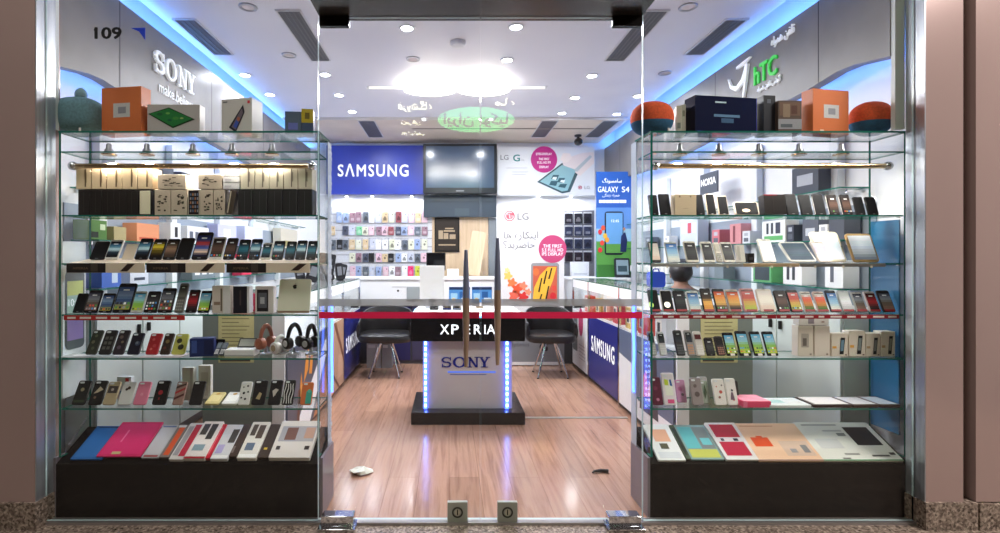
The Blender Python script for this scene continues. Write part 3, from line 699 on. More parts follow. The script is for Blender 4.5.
for q, c in (([(-.34, 0), (-.1, 0), (-.34, .3)], (206, 150, 110)), ([(-.1, .68), (.0, .68), (.34, .3), (.34, .22)], (120, 80, 62)), ([(-.34, .34), (-.34, .3), (.1, 0), (.16, 0)], (96, 62, 50)), ([(.05, .1), (.3, .1), (.3, .3), (.1, .34)], (196, 160, 136))): b.poly(q, M(c, .4))
b.build('print', p, smooth=False)
p = panel(cl, offl, xl, 3.40, 4.48, M((74, 78, 92), .35), [], 'slate poster panel with orange wings', 1)
b = MB()
b.poly([(-.5, 0), (.0, 0), (.54, .45), (.54, .6)], M((228, 230, 234), .4)); b.poly([(.1, 0), (.54, 0), (.54, .36)], M((178, 120, 84), .4), -.001)
for q in ([(-.16, .36), (-.1, .56), (-.02, .62), (-.04, .44)], [(-.02, .4), (.04, .58), (.1, .52), (.06, .38)], [(-.3, .2), (-.22, .46), (-.18, .3)]): b.poly(q, M((214, 140, 56), .4), -.001)
b.poly([(-.34, .0), (-.28, .0), (-.24, .34), (-.3, .34)], M((96, 56, 44), .4), -.001)
b.build('print', p, smooth=False)
p = panel(cr, offr, xr, 4.53, 5.46, NAVY, [], 'blue poster panel with white lettering', -1); samsung(p, .02, .40, .74, .17)
p = panel(cr, offr, xr, 5.52, 6.17, M((222, 224, 230), .35), [], 'white poster panel with magenta oval and grey phone', -1)
b = MB(); b.disc(.06, .56, .1, .17, M((178, 36, 96), .4)); b.rbox(.22, .44, .002, M((96, 104, 110), .3), r=.03, x=-.2, z=.18, y=-.002)
for i in range(5): b.patch(-.02, .12+i*.04, .24, .13+i*.04, M((170, 174, 184)))
b.build('print', p, smooth=False)
p = panel(cr, offr, xr, 3.40, 4.48, M((92, 104, 130), .3), [], 'dusky phone poster panel with a white corner', -1)
b = MB(); b.patch(-.54, 0, .54, .16, M((230, 230, 234), .4)); b.poly([(-.54, .16), (-.2, .16), (-.2, .42), (-.54, .46)], M((226, 228, 232), .4), -.001)
b.poly([(-.06, .1), (.3, .1), (.26, .6), (-.02, .6)], M((50, 46, 58), .3), -.0012); b.poly([(.02, .2), (.12, .22), (.08, .44), (.02, .38)], M((226, 110, 50), .4), -.002); b.poly([(.1, .2), (.2, .24), (.16, .5)], M((240, 170, 80), .4), -.002)
b.build('print', p, smooth=False)
# note sheets on the counter ends
NOTE = noise_mat('yellowed_paper', (196, 192, 138), (210, 206, 156), 8, .7)
for x0, x1, lab in ((-1.59, -1.345, 'yellow handwritten note taped to the counter end, left side'), (1.735, 1.99, 'yellow handwritten note taped to the counter end, right side')):
    b = MB(); w = x1-x0; b.rbox(w, .36, .0025, NOTE, r=.002, c=.0003)
    for i in range(9): b.patch(-w*.4, .30-i*.026, -w*.4 + w*rnd.uniform(.45, .8), .306-i*.026, M((130, 126, 90)))
    b.patch(-w*.45, .008, w*.4, .02, M((80, 70, 60)))
    tag(b.build('paper_note', None, ((x0+x1)/2, 3.3568, .665), smooth=False), lab, 'note')
# things in and on the side counters
def small_box(x, y, z, w, h, d, c, rz, label, prints=(), group=None, name='product_box', cat='box', r=.003, rough=.4):
    o = board(name, w, h, d, M(c, rough), (x, y, z), rz, prints, r=r); tag(o, label, cat, group); return o
for i, (yy, c, cn) in enumerate(((3.75, (214, 214, 218), 'pale grey'), (4.1, (206, 70, 60), 'red'), (4.4, (226, 190, 120), 'yellow'), (4.75, (196, 74, 84), 'crimson'), (5.05, (214, 150, 130), 'salmon'), (5.32, (200, 160, 90), 'mustard'), (5.75, (206, 84, 56), 'orange-red'))):
    small_box(1.63, yy, .742, .2, .19, .07, c, -PI/2, '%s phone box in the glass counter, %s along from the front, right side' % (cn, ORD[i]), [(.15, .25, .6, .85, M((240, 230, 220))), (.2, .3, .45, .75, M((60, 60, 70)), 1)], 'boxes in the right-side counter')
for i, (yy, c, cn) in enumerate(((4.7, (224, 226, 230), 'white'), (4.98, (206, 190, 186), 'pale pink'), (5.5, (222, 224, 228), 'white'), (5.85, (190, 196, 204), 'grey'))):
    small_box(-1.2, yy, .742, .19, .18, .07, c, PI/2, '%s phone box in the glass counter, %s along from the front, left side' % (cn, ORD[i]), [(.15, .25, .6, .85, M((160, 164, 172)))], 'boxes in the left-side counter')
for i, (xx, yy, w, h, tl) in enumerate(((-1.42, 5.0, .12, .2, .3), (-1.26, 5.2, .1, .24, -.35), (-1.5, 5.66, .14, .3, .1), (-1.28, 5.78, .09, .18, .2), (-1.58, 5.22, .1, .22, -.2), (-1.42, 5.38, .11, .26, .2), (-1.22, 5.48, .08, .2, -.1), (-1.52, 5.95, .2, .3, .15))):
    o = board('phone_holder', w, h, .05, M((36, 38, 44), .35), (xx, yy, 1.118 + abs(tl)*w*.5), .5, [(.2, .3, .8, .8, M((120, 124, 132), .3))], r=.02); o.rotation_euler = (0, tl, .4)
    b = MB(); b.tube([(0, .02, .02), (.0, .07, .03), (0, .08, .1)], .01, BLACK, 8); b.build('arm', o)
    tag(o, 'black car phone holder on the left-side counter, %s from the front' % ORD[i], 'phone holder', 'phone holders on the left-side counter')
# --- back counter
o = empty('back_counter', 'white service counter across the back of the shop', 'counter', (.2, 6.3, 0))
b = MB(); b.box(-1.85, .0, .76, .395, .55, CT-.02, M((228, 230, 234), .35)); b.box(.395, 0, .76, 2.1, .55, CT-.02, M((220, 222, 226), .35)); b.build('drawer_front', o, smooth=False)
b = MB(); b.rbox(4.1, .02, .62, M((240, 241, 244), .3), r=.004, x=.1, z=CT-.02, y=-.02); b.build('worktop', o)
b = MB(); b.box(-1.85, .03, .0, 2.1, .5, .76, M((70, 72, 80), .4)); b.build('base', o, smooth=False)
for x0, x1, c, lab in ((-.95, -.50, (36, 36, 84), 'dark navy front panel'), (-1.3, -.97, (40, 42, 60), 'dark front panel'), (-.48, .35, (58, 56, 84), 'dark front panel')):
    b = MB(); b.rbox(x1-x0, .7, .012, M(c, .3), r=.003, x=(x0+x1)/2-.2, z=.05, y=.012); plabel(b.build('front_panel', o), lab)
b = MB(); b.rbox(.24, .17, .01, M((150, 158, 162), .3), r=.02, x=wx(416, 6.29)-.2, z=.83, y=-.012); b.build('grey_tray', o)
b = MB(); b.disc(wx(398, 6.29)-.2, .95, .014, .014, M((40, 40, 44)), -.002); b.patch(wx(392, 6.29)-.2, .995, wx(420, 6.29)-.2, 1.003, M((150, 152, 158)), -.002); b.build('drawer_lock', o, smooth=False)
for i, (pa, pb) in enumerate(((449, 470), (472, 492))):
    w = (pb-pa)*6.25/F
    q = board('blue_card', w, .2, .008, M((74, 136, 200), .3), (wx((pa+pb)/2, 6.28), 6.2915, .80), 0, [(0, .82, 1, 1, M((30, 50, 90))), (.08, .2, .4, .6, M((150, 196, 226))), (.5, .3, .8, .7, M((40, 90, 150))), (.6, .1, .95, .3, M((200, 216, 226)), 1), (.15, .1, .3, .3, M((206, 190, 150)), 1)])
    tag(q, '%s blue picture card fixed to the back counter front, seen between the door handles' % ORD[i], 'card', 'blue picture cards on the back counter')
# grey cartons under the counter behind the chair
for i, (x0, px1) in enumerate(((367, 381), (382, 392))):
    w = (px1-x0)*6.1/F
    small_box(wx((x0+px1)/2, 6.1), 6.08, .001, w, .36, .2, (176, 178, 186) if i == 0 else (150, 152, 162), 0, '%s grey carton on the floor behind the black chair, left side' % ('wide', 'narrow')[i], [(.1, .7, .6, .8, M((210, 212, 218)))], 'grey cartons behind the chair')
# --- podium
py_, pz = 4.05, .886
o = empty('display_podium', 'white display podium with blue lights and black lettered band', 'podium', (wx(468, 4.05), 4.05, 0))
b = MB(); b.rbox(.945, .1, .62, M((40, 38, 42), .25), r=.006, y=-.015, z=.001); b.build('base_slab', o)
PODW = noise_mat('podium_white', (206, 204, 212), (214, 212, 220), 2, .3)
b = MB(); b.rbox(.76, .60, .45, PODW, r=.006, z=.1, y=.1); bd = b.build('body', o)
b = MB(); b.rbox(.95, .2, .56, M((16, 18, 24), .16), r=.01, z=.69, y=-.0); bn = b.build('header_band', o)
b = MB(); b.rbox(.96, .015, .58, M((150, 220, 255), .4, 0, 2.2, ec=(90, 190, 255)), r=.004, z=.886, y=-.006); b.build('glow_edge', o)
b = MB()
b.loops([[(-.475, -.004, .902), (.475, -.004, .902), (.475, .58, .902), (-.475, .58, .902)], [(-.43, .05, .935), (.43, .05, .935), (.43, .54, .935), (-.43, .54, .935)]], M((238, 240, 244), .25)); b.build('white_top', o)
b = MB()
for s_, x, w in (('X', 444.5, .055), ('P', 455, .045), ('E', 467, .04), ('R', 477.5, .045), ('I', 485, .008), ('A', 491, .055)): text(None, s_, wx(x, 4.04)-wx(468, 4.04), .79, w*1.28, .078, M((240, 244, 250), .4, 0, 1.0), -.002, .012 if s_ != 'I' else 0, mb=b)
b.build('lettering', bn, smooth=False)
b = sony(MB(), wx(441, 4.14)-wx(468, 4.05), .452, .42, .088, M((34, 50, 160), .3), .098, .004); b.patch(-.17, .405, .24, .418, M((70, 110, 220), .3, 0, .8), .0985); b.patch(-.15, .385, .16, .396, M((140, 150, 200), .3), .0985)
b.build('lettering', bd, smooth=False)
LEDP = M((120, 160, 255), .4, 0, 5., ec=(60, 90, 255)); LEDC = M((200, 220, 255), .4, 0, 10., ec=(150, 190, 255))
for px in (425.5, 507):
    b = MB(); x = wx(px, 4.14)-wx(468, 4.05); b.box(x-.013, .085, .1, x+.013, .098, .70, LEDP)
    for i in range(12): b.box(x-.008, .081, .12+i*.048, x+.008, .085, .142+i*.048, LEDC)
    plabel(b.build('led_strip', o, smooth=False), 'blue upright light strip')
o = empty('sign_holder', 'blank white sheet in a holder standing on the podium', 'sign holder', (wx(432, 4.42), 4.42, .936))
b = MB(); b.rbox(.12, .006, .08, CHROME, r=.002, y=-.04); b.build('foot', o)
b = MB(); b.tube([(0, 0, .004), (0, 0, .07)], .006, CHROME, 8); b.rbox(.06, .03, .016, M((120, 122, 130), .3), r=.004, z=.045, y=-.012); b.build('clip', o)
b = MB(); b.rbox(.225, .315, .004, M((250, 250, 250), .5), r=.002, z=.062, y=-.002); b.build('sheet', o)
for i, (px, c, cn) in enumerate(((434, (24, 26, 32), 'black'), (447, (30, 40, 90), 'navy'), (457, (70, 76, 90), 'grey'), (480, (226, 228, 232), 'white'))):
    b = MB(); b.rbox(.075, .15, .01, M(c, .2), r=.01); q = b.build('demo_phone', None, (wx(px, 4.2), 4.19, .9375), (-1.5, 0, 0)); q.location.z += .011
    b = MB(); b.patch(-.032, .015, .032, .135, DARKSCR, -.001); b.build('screen', q, smooth=False)
    tag(q, '%s demo phone lying on the white podium top' % cn, 'phone')
# floor strip from podium to counter and litter
b = MB(); b.box(.66, 4.19, .0, 1.54, 4.225, .006, M((196, 196, 192), .3, .7)); struct(b.build('trim_7', smooth=False), 'aluminium floor joint strip beside the podium')
b = MB(); rr = random.Random(5); rings = []
for k, (r_, h_) in enumerate(((.03, .002), (.05, .008), (.045, .022), (.02, .03))): rings.append([(r_*(1+rr.uniform(-.4, .4))*1.25*math.cos(2*PI*i/9), r_*(1+rr.uniform(-.4, .4))*math.sin(2*PI*i/9), h_ + rr.uniform(-.003, .008)*(k > 0)) for i in range(9)])
b.loops(rings, M((216, 216, 204), .6)); tag(b.build('crumpled_paper', None, (wx(361, 3.14), 3.14, .001), smooth=False), 'crumpled pale paper scrap on the wood floor', 'paper')
b = MB(); b.tube([(-.04, 0, .012), (.01, .012, .012), (.055, .0, .013)], [.007, .011, .012], M((40, 34, 36), .5), 8); b.tube([(-.05, -.01, .008), (-.035, 0, .012)], .006, M((40, 34, 36), .5), 6)
tag(b.build('dropped_clip', None, (wx(600, 3.14), 3.14, -.0), smooth=True), 'small dark plastic clip lying on the wood floor', 'clip')
# --- chairs
LEATHER = noise_mat('black_leather', (17, 17, 20), (26, 26, 30), 40, .38, bump=.15)
def chair(x, y, w, label, rz=0):
    o = empty('tub_chair', label, 'chair', (x, y, 0), rz, 'black leather tub chairs'); hw = w/2
    b = MB(); n = 24
    def sq(a, rx, ry, p=.6): return rx*math.copysign(abs(math.cos(a))**p, math.cos(a)), ry*math.copysign(abs(math.sin(a))**p, math.sin(a))
    rings = []
    for rx, ry, z in ((hw*.80, .20, .405), (hw*.94, .25, .415), (hw*.99, .265, .45), (hw*.96, .255, .49), (hw*.86, .22, .505)):
        rings.append([(sq(2*PI*i/n, rx, ry)[0], sq(2*PI*i/n, rx, ry)[1], z) for i in range(n)])
    b.loops(rings, LEATHER); b.build('seat', o)
    b = MB(); rings = []
    m_ = 26
    for j in range(m_+1):
        a = math.radians(-20 + 220*j/m_); cx, cy = math.cos(a), math.sin(a)
        top = .62 + .16*max(0, math.sin(a))**.6 if True else 0
        px_, py2 = hw*.99*math.copysign(abs(cx)**.7, cx), .27*math.copysign(abs(cy)**.7, cy)
        t = .022
        sec = []
        for k in range(8):
            q = 2*PI*k/8; oz = math.sin(q); orr = math.cos(q)*t
            sec.append((px_*(1+orr/hw), py2*(1+orr/.27), (.45+top)/2 + oz*(top-.45)/2))
        rings.append(sec)
    b.loops(rings, LEATHER); b.build('backrest', o)
    b = MB(); b.tube([(hw*.97*math.copysign(abs(math.cos(a))**.7, math.cos(a)), .27*math.copysign(abs(math.sin(a))**.7, math.sin(a)), .628+.16*max(0, math.sin(a))**.6) for a in [math.radians(-18+216*i/26) for i in range(27)]], .006, M((120, 122, 128), .3, .5), 6); plabel(b.build('piping', o), 'pale piping along the rim')
    b = MB(); b.lathe([(.12, .405), (.12, .395), (.05, .39), (.05, .37), (.01, .37)], M((60, 60, 64), .3, .6)); b.build('mount_plate', o)
    for sx in (-1, 1):
        for sy in (-1, 1):
            b = MB(); b.tube([(sx*.06, sy*.06, .4), (sx*.115, sy*.11, .2), (sx*.17, sy*.16, .012)], [.013, .012, .010], CHROME, 10); lg = b.build('leg', o)
            b = MB(); b.lathe([(.014, .0), (.014, .012), (.008, .014)], BLACK, sx*.17, sy*.16, 10); b.build('foot_cap', lg)
    return o
chair(wx(386, 5.72), 5.72, .64, 'black leather tub chair beside the podium, left side')
chair(wx(550, 5.72), 5.72, .58, 'black leather tub chair in front of the tall white poster board')

# --- side walls: low white cupboards and glass shelves with stock
def cupboard(xw, xf, y0, y1, label, lhandle, sgn):
    o = empty('wall_cupboard', label, 'cupboard', (xf, (y0+y1)/2, 0), PI/2 if sgn > 0 else -PI/2); w = y1-y0
    b = MB(); b.rbox(w, 1.0, abs(xf-xw)-.03, M((200, 210, 208), .35), r=.002, z=.08, y=.02); b.build('cabinet_body', o)
    b = MB(); b.rbox(w, .08, .04, M((120, 122, 128)), r=.001, y=.05); b.build('kickboard', o)
    b = MB(); b.rbox(w-.008, .98, .018, M((204, 214, 212), .3), r=.003, z=.09); d = b.build('cupboard_door', o)
    b = MB(); b.rbox(.016, .06, .02, BLACK, r=.004, x=lhandle*(w/2-.05), z=.88, y=-.02); b.build('handle', d)
    return o
ysl = [2.9, 3.34, 3.8, 4.3, 4.9, 5.5]; ysr = [2.93, 3.51, 4.1, 4.7, 5.3, 5.9]
for i in range(5):
    cupboard(-2.3, -2.1, ysl[i]+.003, ysl[i+1]-.003, 'low white wall cupboard on the left side, %s from the front' % ORD[i], 1 if i % 2 == 0 else -1, 1)
    if i not in (2, 3): cupboard(2.55, 2.36, ysr[i]+.003, ysr[i+1]-.003, 'low white wall cupboard on the right side, %s from the front' % ORD[i], -1 if i % 2 == 0 else 1, -1)
SLATE = noise_mat('slate_backing', (140, 152, 168), (152, 164, 180), 3, .5)
for nm, xa, xb, ss in (('trim_8', -2.3, -2.292, 1), ('trim_9', 2.542, 2.55, -1)):
    b = MB(); b.box(xa, 2.9, 1.09, xb, 7.3, 1.72, SLATE); o = b.build(nm, smooth=False); struct(o, 'blue-grey backing panel behind the wall shelves')
    b = MB()
    for yy in (3.16, 3.98, 4.8, 5.62, 6.44):
        x_ = xb if ss > 0 else xa
        b.box(min(x_, x_+.05*ss), yy-.035, 1.09, max(x_, x_+.05*ss), yy+.035, 2.3, M((226, 230, 234), .4))
    plabel(b.build('upright', o, smooth=False), 'white shelf upright')
def wall_shelf(x0, x1, z, label, y0=2.95, y1=7.2):
    b = MB(); b.box(x0, y0, z-.008, x1, y1, z, SHELFGLASS, EDGE, 'z'); o = b.build('glass_wall_shelf', smooth=False); tag(o, label, 'shelf')
    q = 0
    for yy in (3.0, 3.8, 4.6, 5.4, 6.2, 7.1):
        b = MB(); xw = x0 if abs(x0+2.298) < .01 else x1
        b.box(min(xw, xw + (.1 if xw < 0 else -.1)), yy-.006, z-.03, max(xw, xw + (.1 if xw < 0 else -.1)), yy+.006, z-.009, CHROME); b.build('bracket', o, smooth=False)
for z, nm in ((1.2, 'lower'), (1.5, 'middle'), (1.82, 'upper')):
    wall_shelf(-2.298, -2.12, z, '%s glass wall shelf with stock on the left side' % nm); wall_shelf(2.37, 2.548, z, '%s glass wall shelf with stock on the right side' % nm)
WS = 'wall shelf stock'
def pr(*a): return [(x0, z0, x1, z1, M(c)) for x0, z0, x1, z1, c in a]
stock_l = [  # Y, z, w, h, colour, label, prints
    (3.0, 1.501, .15, .12, (84, 130, 60), 'green earphone box', pr((.1, .1, .5, .4, (30, 40, 30)), (.6, .5, .9, .8, (200, 220, 180)))),
    (3.2, 1.501, .12, .09, (176, 164, 120), 'tan oval pouch', ()), (3.5, 1.501, .26, .13, (222, 150, 110), 'peach gift box', pr((.1, .1, .9, .25, (200, 90, 60)),)),
    (3.85, 1.501, .14, .16, (236, 238, 240), 'white earbud pack', pr((.4, .3, .7, .8, (40, 40, 46)),)), (4.2, 1.501, .36, .15, (226, 228, 234), 'wide white charger box', pr((.1, .2, .25, .7, (90, 96, 110)), (.35, .2, .5, .7, (90, 96, 110)), (.6, .2, .75, .7, (90, 96, 110)))),
    (4.75, 1.501, .4, .2, (190, 192, 226), 'lilac tablet box', pr((.3, .3, .45, .8, (240, 240, 250)), (.5, .3, .65, .8, (240, 240, 250)))), (5.4, 1.501, .5, .22, (200, 204, 230), 'large pale lilac box', pr((.2, .3, .5, .8, (240, 242, 250)),)),
    (6.6, 1.501, .7, .26, (206, 200, 184), 'beige box with olive oval', pr((.2, .1, .8, .4, (150, 144, 90)),)),
    (3.12, 1.201, .18, .13, (70, 110, 196), 'blue cable box', pr((.5, .2, .8, .8, (200, 220, 240)),)), (3.4, 1.201, .2, .1, (214, 222, 234), 'white cable box', pr((.2, .3, .8, .5, (60, 70, 90)),)),
    (4.3, 1.201, .4, .12, (110, 124, 132), 'slate box with white cards', pr((.1, .3, .3, .9, (240, 242, 244)), (.4, .3, .6, .9, (240, 242, 244)), (.7, .3, .9, .9, (240, 242, 244)))),
    (5.2, 1.201, .25, .22, (214, 50, 90), 'crimson accessory box', ()), (5.75, 1.201, .5, .2, (130, 110, 106), 'brown accessory box', pr((.2, .4, .7, .8, (50, 46, 50)),)),
    (3.3, 1.821, .3, .2, (226, 228, 232), 'plain white box', ()), (3.75, 1.821, .14, .26, (86, 92, 104), 'upright dark grey box', ()), (4.0, 1.821, .14, .26, (76, 82, 94), 'upright charcoal box', ())]
for Y, z, w, h, c, lab, prs in stock_l: small_box(-2.16, Y, z, w, h, .1, c, PI/2, lab + ' on the wall shelf, left side', prs, WS)
stock_r = [
    (6.7, 1.501, .4, .2, (230, 232, 238), 'white boxed plug set', pr((.1, .1, .3, .8, (190, 194, 206)), (.4, .3, .5, .6, (60, 64, 80)), (.6, .3, .7, .6, (60, 64, 80)))),
    (4.9, 1.621-.12, .5, .3, (196, 206, 218), 'pale blue case carton', pr((.1, .5, .4, .9, (240, 242, 246)), (.45, .5, .65, .9, (190, 80, 100)), (.7, .5, .9, .9, (230, 232, 240)))),
    (4.1, 1.501, .22, .2, (206, 140, 146), 'pink case carton', pr((.3, .1, .5, .9, (120, 60, 70)),)), (3.62, 1.501, .36, .19, (232, 236, 238), 'white cable pack with green print', pr((.1, .1, .9, .3, (100, 180, 110)), (.2, .4, .3, .9, (60, 66, 76)), (.4, .4, .5, .9, (60, 66, 76)), (.6, .4, .8, .9, (60, 66, 86)))),
    (3.25, 1.501, .14, .2, (90, 96, 110), 'grey headset box', pr((.2, .2, .8, .5, (190, 196, 206)),)), (3.03, 1.501, .12, .2, (74, 80, 92), 'charcoal headset box', ()),
    (3.75, 1.201, .3, .16, (96, 170, 110), 'green framed cable box', pr((.1, .1, .9, .85, (60, 72, 80)),)), (3.42, 1.201, .26, .18, (230, 232, 236), 'white adapter box', pr((.2, .2, .35, .9, (60, 64, 74)), (.5, .2, .65, .9, (60, 64, 74)))),
    (3.05, 1.201, .2, .2, (220, 224, 230), 'white charger pack', pr((.3, .2, .5, .8, (90, 96, 110)),)), (4.35, 1.201, .2, .14, (120, 134, 142), 'slate accessory box', ()),
    (3.3, 1.821, .34, .22, (70, 76, 88), 'dark printed carton', pr((.2, .3, .8, .7, (170, 176, 186)),))]
for Y, w, h, c, lab in ((3.138, .07, .12, (226, 230, 234), 'small white pack'), (3.44, .07, .14, (60, 66, 80), 'small navy-grey pack'), (3.95, .1, .12, (214, 218, 226), 'small pale pack'), (4.4, .12, .16, (200, 110, 120), 'small rosy pack'), (5.4, .16, .14, (236, 238, 242), 'white twin plug pack'), (5.9, .2, .15, (90, 98, 116), 'slate charger pack')):
    stock_r.append((Y, 1.501, w, h, c, lab, pr((.2, .15, .8, .45, (90, 96, 108)), (.25, .6, .75, .85, (170, 176, 186)))))
for Y, z, w, h, c, lab, prs in stock_r: small_box(2.41, Y, z, w*.72 if w > .15 else w, h*.85, .1, c, -PI/2, lab + ' on the wall shelf, right side', prs, WS)
for i in range(12):
    yy = 5.15 + i*.115; c = [(236, 150, 110), (232, 120, 90), (240, 220, 200), (220, 90, 80), (100, 130, 90)][0 if i < 6 else 1 + i % 4]
    b = MB(); b.lathe([(.028, 0), (.03, .01), (.03, .07), (.012, .09), (.012, .095)], M((238, 238, 236), .3), n=12); q = b.build('cleaner_bottle', None, (2.42, yy, 1.201))
    b = MB(); b.lathe([(.016, .094), (.016, .118), (.004, .122)], M(c, .4), n=10); b.build('cap', q)
    tag(q, 'small screen-cleaner bottle with coloured cap, %s in its row on the right wall shelf' % ORD[i], 'bottle', 'bottles on the right wall shelf')
o = board('brand_sign', .3, .19, .012, M((84, 90, 102), .4), (2.37, 4.45, 1.97), -PI/2); tag(o, 'grey sign with white lettering hanging above the right-side wall shelf', 'sign'); text(o, 'NOKIA', 0, .11, .25, .06, SAMW, -.002, .03)
# poster strip at both cabinet ends
o = board('poster_strip', .19, 1.18, .01, noise_mat('cyan_poster', (18, 96, 146), (26, 112, 160), 3, .4), (2.463, 2.762, .42), -PI/2); tag(o, 'cyan-blue upright poster strip at the end of the right-side cabinet', 'poster')
o = board('poster_strip', .17, .86, .01, M((226, 232, 236), .4), (-2.106, 2.74, .62), PI/2); tag(o, 'white poster with a big grey phone beside the left-side cabinet', 'poster')
b = MB(); b.rbox(.14, .44, .002, M((88, 98, 104), .3), r=.03, x=0, z=.26, y=-.003); b.patch(-.058, .31, .058, .64, M((170, 200, 190), .3), -.0035); b.patch(-.058, .31, .058, .44, M((150, 130, 190), .3), -.004); b.patch(-.058, .56, .058, .64, M((210, 220, 130), .3), -.004); text(None, '10:08', 0, .52, .1, .04, SAMW, -.0045, mb=b); b.build('printed_phone', o, smooth=False)

# --- shop keeper behind the counter
SKIN = noise_mat('skin', (142, 104, 86), (156, 116, 98), 12, .5); SHIRT = noise_mat('grey_brown_knit', (96, 88, 88), (110, 100, 100), 60, .8); TROU = M((46, 48, 58), .8); HAIR = noise_mat('black_hair', (22, 21, 24), (38, 36, 40), 60, .45, bump=.4, stretch=(1, 1, 5))
def person(loc, rz):
    J = {}; V = []; R = []; E = []
    def j(n, p, r, par=None):
        J[n] = len(V); V.append(p); R.append(r)
        if par is not None: E.append((J[par], J[n]))
    # facing -Y, origin on the floor under the seat
    j('pel', (0, 0, .50), .135); j('belly', (0, -.01, .62), .125, 'pel'); j('chest', (0, -.05, .80), .14, 'belly'); j('up', (0, -.09, .93), .11, 'chest'); j('neck', (0, -.125, 1.005), .055, 'up')
    j('jaw', (0, -.172, 1.075), .074, 'neck'); j('head', (0, -.175, 1.13), .085, 'jaw'); j('crown', (0, -.16, 1.195), .07, 'head')
    for s, n in ((-1, 'r'), (1, 'l')):
        j(n+'sh', (s*.165, -.07, .915), .062, 'up'); 
        hx = .16*s if s < 0 else .2
        j(n+'el', (s*.20, -.12, .70), .045, n+'sh'); j(n+'wr', (s*.13, -.33, .80), .03, n+'el'); j(n+'pm', (s*.10, -.40, .82), .032, n+'wr')
        for k in range(4):
            bx_, bz = s*(.10-.0) + (-.024+.016*k), .822
            L = (.7, .95, 1., .8)[k]
            j(n+'f%da' % k, (bx_, -.435, bz), .0095, n+'pm'); j(n+'f%db' % k, (bx_*.98, -.435-.028*L, bz+.014), .0085, n+'f%da' % k); j(n+'f%dc' % k, (bx_*.97, -.435-.03*L, bz+.036), .0075, n+'f%db' % k)
        j(n+'ta', (s*.062, -.39, .835), .011, n+'pm'); j(n+'tb', (s*.05, -.415, .855), .009, n+'ta')
        j(n+'hp', (s*.09, -.03, .49), .09, 'pel'); j(n+'kn', (s*.11, -.40, .47), .06, n+'hp'); j(n+'an', (s*.11, -.38, -.01), .042, n+'kn'); j(n+'to', (s*.12, -.50, -.055), .038, n+'an')
    me = bpy.data.meshes.new('body'); me.from_pydata(V, E, []); o = bpy.data.objects.new('person_tmp', me); C.objects.link(o)
    sk = o.modifiers.new('skin', 'SKIN'); 
    for i, d in enumerate(me.skin_vertices[0].data): d.radius = (R[i], R[i]*.95); d.use_root = (i == 0)
    sb = o.modifiers.new('sub', 'SUBSURF'); sb.levels = 2; sb.render_levels = 2
    dg = bpy.context.evaluated_depsgraph_get(); dg.update()
    m2 = bpy.data.meshes.new_from_object(o.evaluated_get(dg)); bpy.data.objects.remove(o)
    for m in (SHIRT, SKIN, TROU, HAIR): m2.materials.append(m)
    for p in m2.polygons:
        c = p.center
        p.material_index = 1 if (c.z > .985 or (c.y < -.315 and c.z > .74)) else 2 if c.z < .56 else 0
    m2.shade_smooth()
    o = bpy.data.objects.new('person', m2); C.objects.link(o); o.location = loc; o.rotation_euler = (0, 0, rz)
    b = MB()   # face
    b.ell((0, -.250, 1.108), (.012, .018, .022), SKIN, 10, 8)
    for s in (-1, 1):
        b.ell((s*.03, -.236, 1.132), (.012, .007, .007), M((236, 232, 226), .3), 10, 6); b.ell((s*.03, -.2415, 1.132), (.005, .003, .005), M((40, 26, 20), .2), 8, 6); b.ell((s*.087, -.165, 1.11), (.012, .02, .03), SKIN, 10, 8)
    b.ell((0, -.236, 1.074), (.022, .008, .006), M((130, 80, 72), .5), 10, 6)
    b.build('face', o)
    b = MB(); n = 26; rings = []
    for i in range(1, 16):
        t = PI*i/17.5
        rings.append([(.104*math.sin(t)**.8*math.cos(2*PI*k/n)*(1+.03*math.sin(5*k+i)), -.150 + .112*math.sin(t)*math.sin(2*PI*k/n)*(1+.03*math.cos(3*k+2*i)) + .012*(math.cos(t) < .2)*1.0, 1.158 + .118*math.cos(t) + (.0 if math.sin(2*PI*k/n) > -.35 else .035*(1-math.cos(t)))) for k in range(n)])
    b.loops(rings[::-1], HAIR); b.build('hair', o)
    # chin the head forward: done by pose above
    return o
pz_ = person((2.225, 4.62, .1), 2.85); tag(pz_, 'person with short black hair sitting behind the counter, seen from behind, right side', 'person')
o = empty('stool', 'low round stool under the seated person behind the counter', 'stool', (2.225, 4.62, 0))
b = MB(); b.lathe([(.01, .43), (.13, .43), (.14, .435), (.14, .445), (.12, .45), (.01, .45)], BLACK); b.build('seat', o)
b = MB(); b.lathe([(.13, 0), (.13, .015), (.03, .03), (.02, .05), (.02, .43), (.002, .43)], CHROME); b.build('pedestal', o)
o = board('blue_bag', .14, .14, .08, M((40, 76, 190), .5), (wx(656, 4.4), 4.36, 1.118), 0, r=.03); tag(o, 'small blue bag on the counter beside the seated person', 'bag')
b = MB(); b.tube([(-.03, .04, .135), (-.02, .04, .165), (.02, .04, .165), (.03, .04, .135)], .006, M((30, 56, 150), .5), 8); b.build('handle', o)

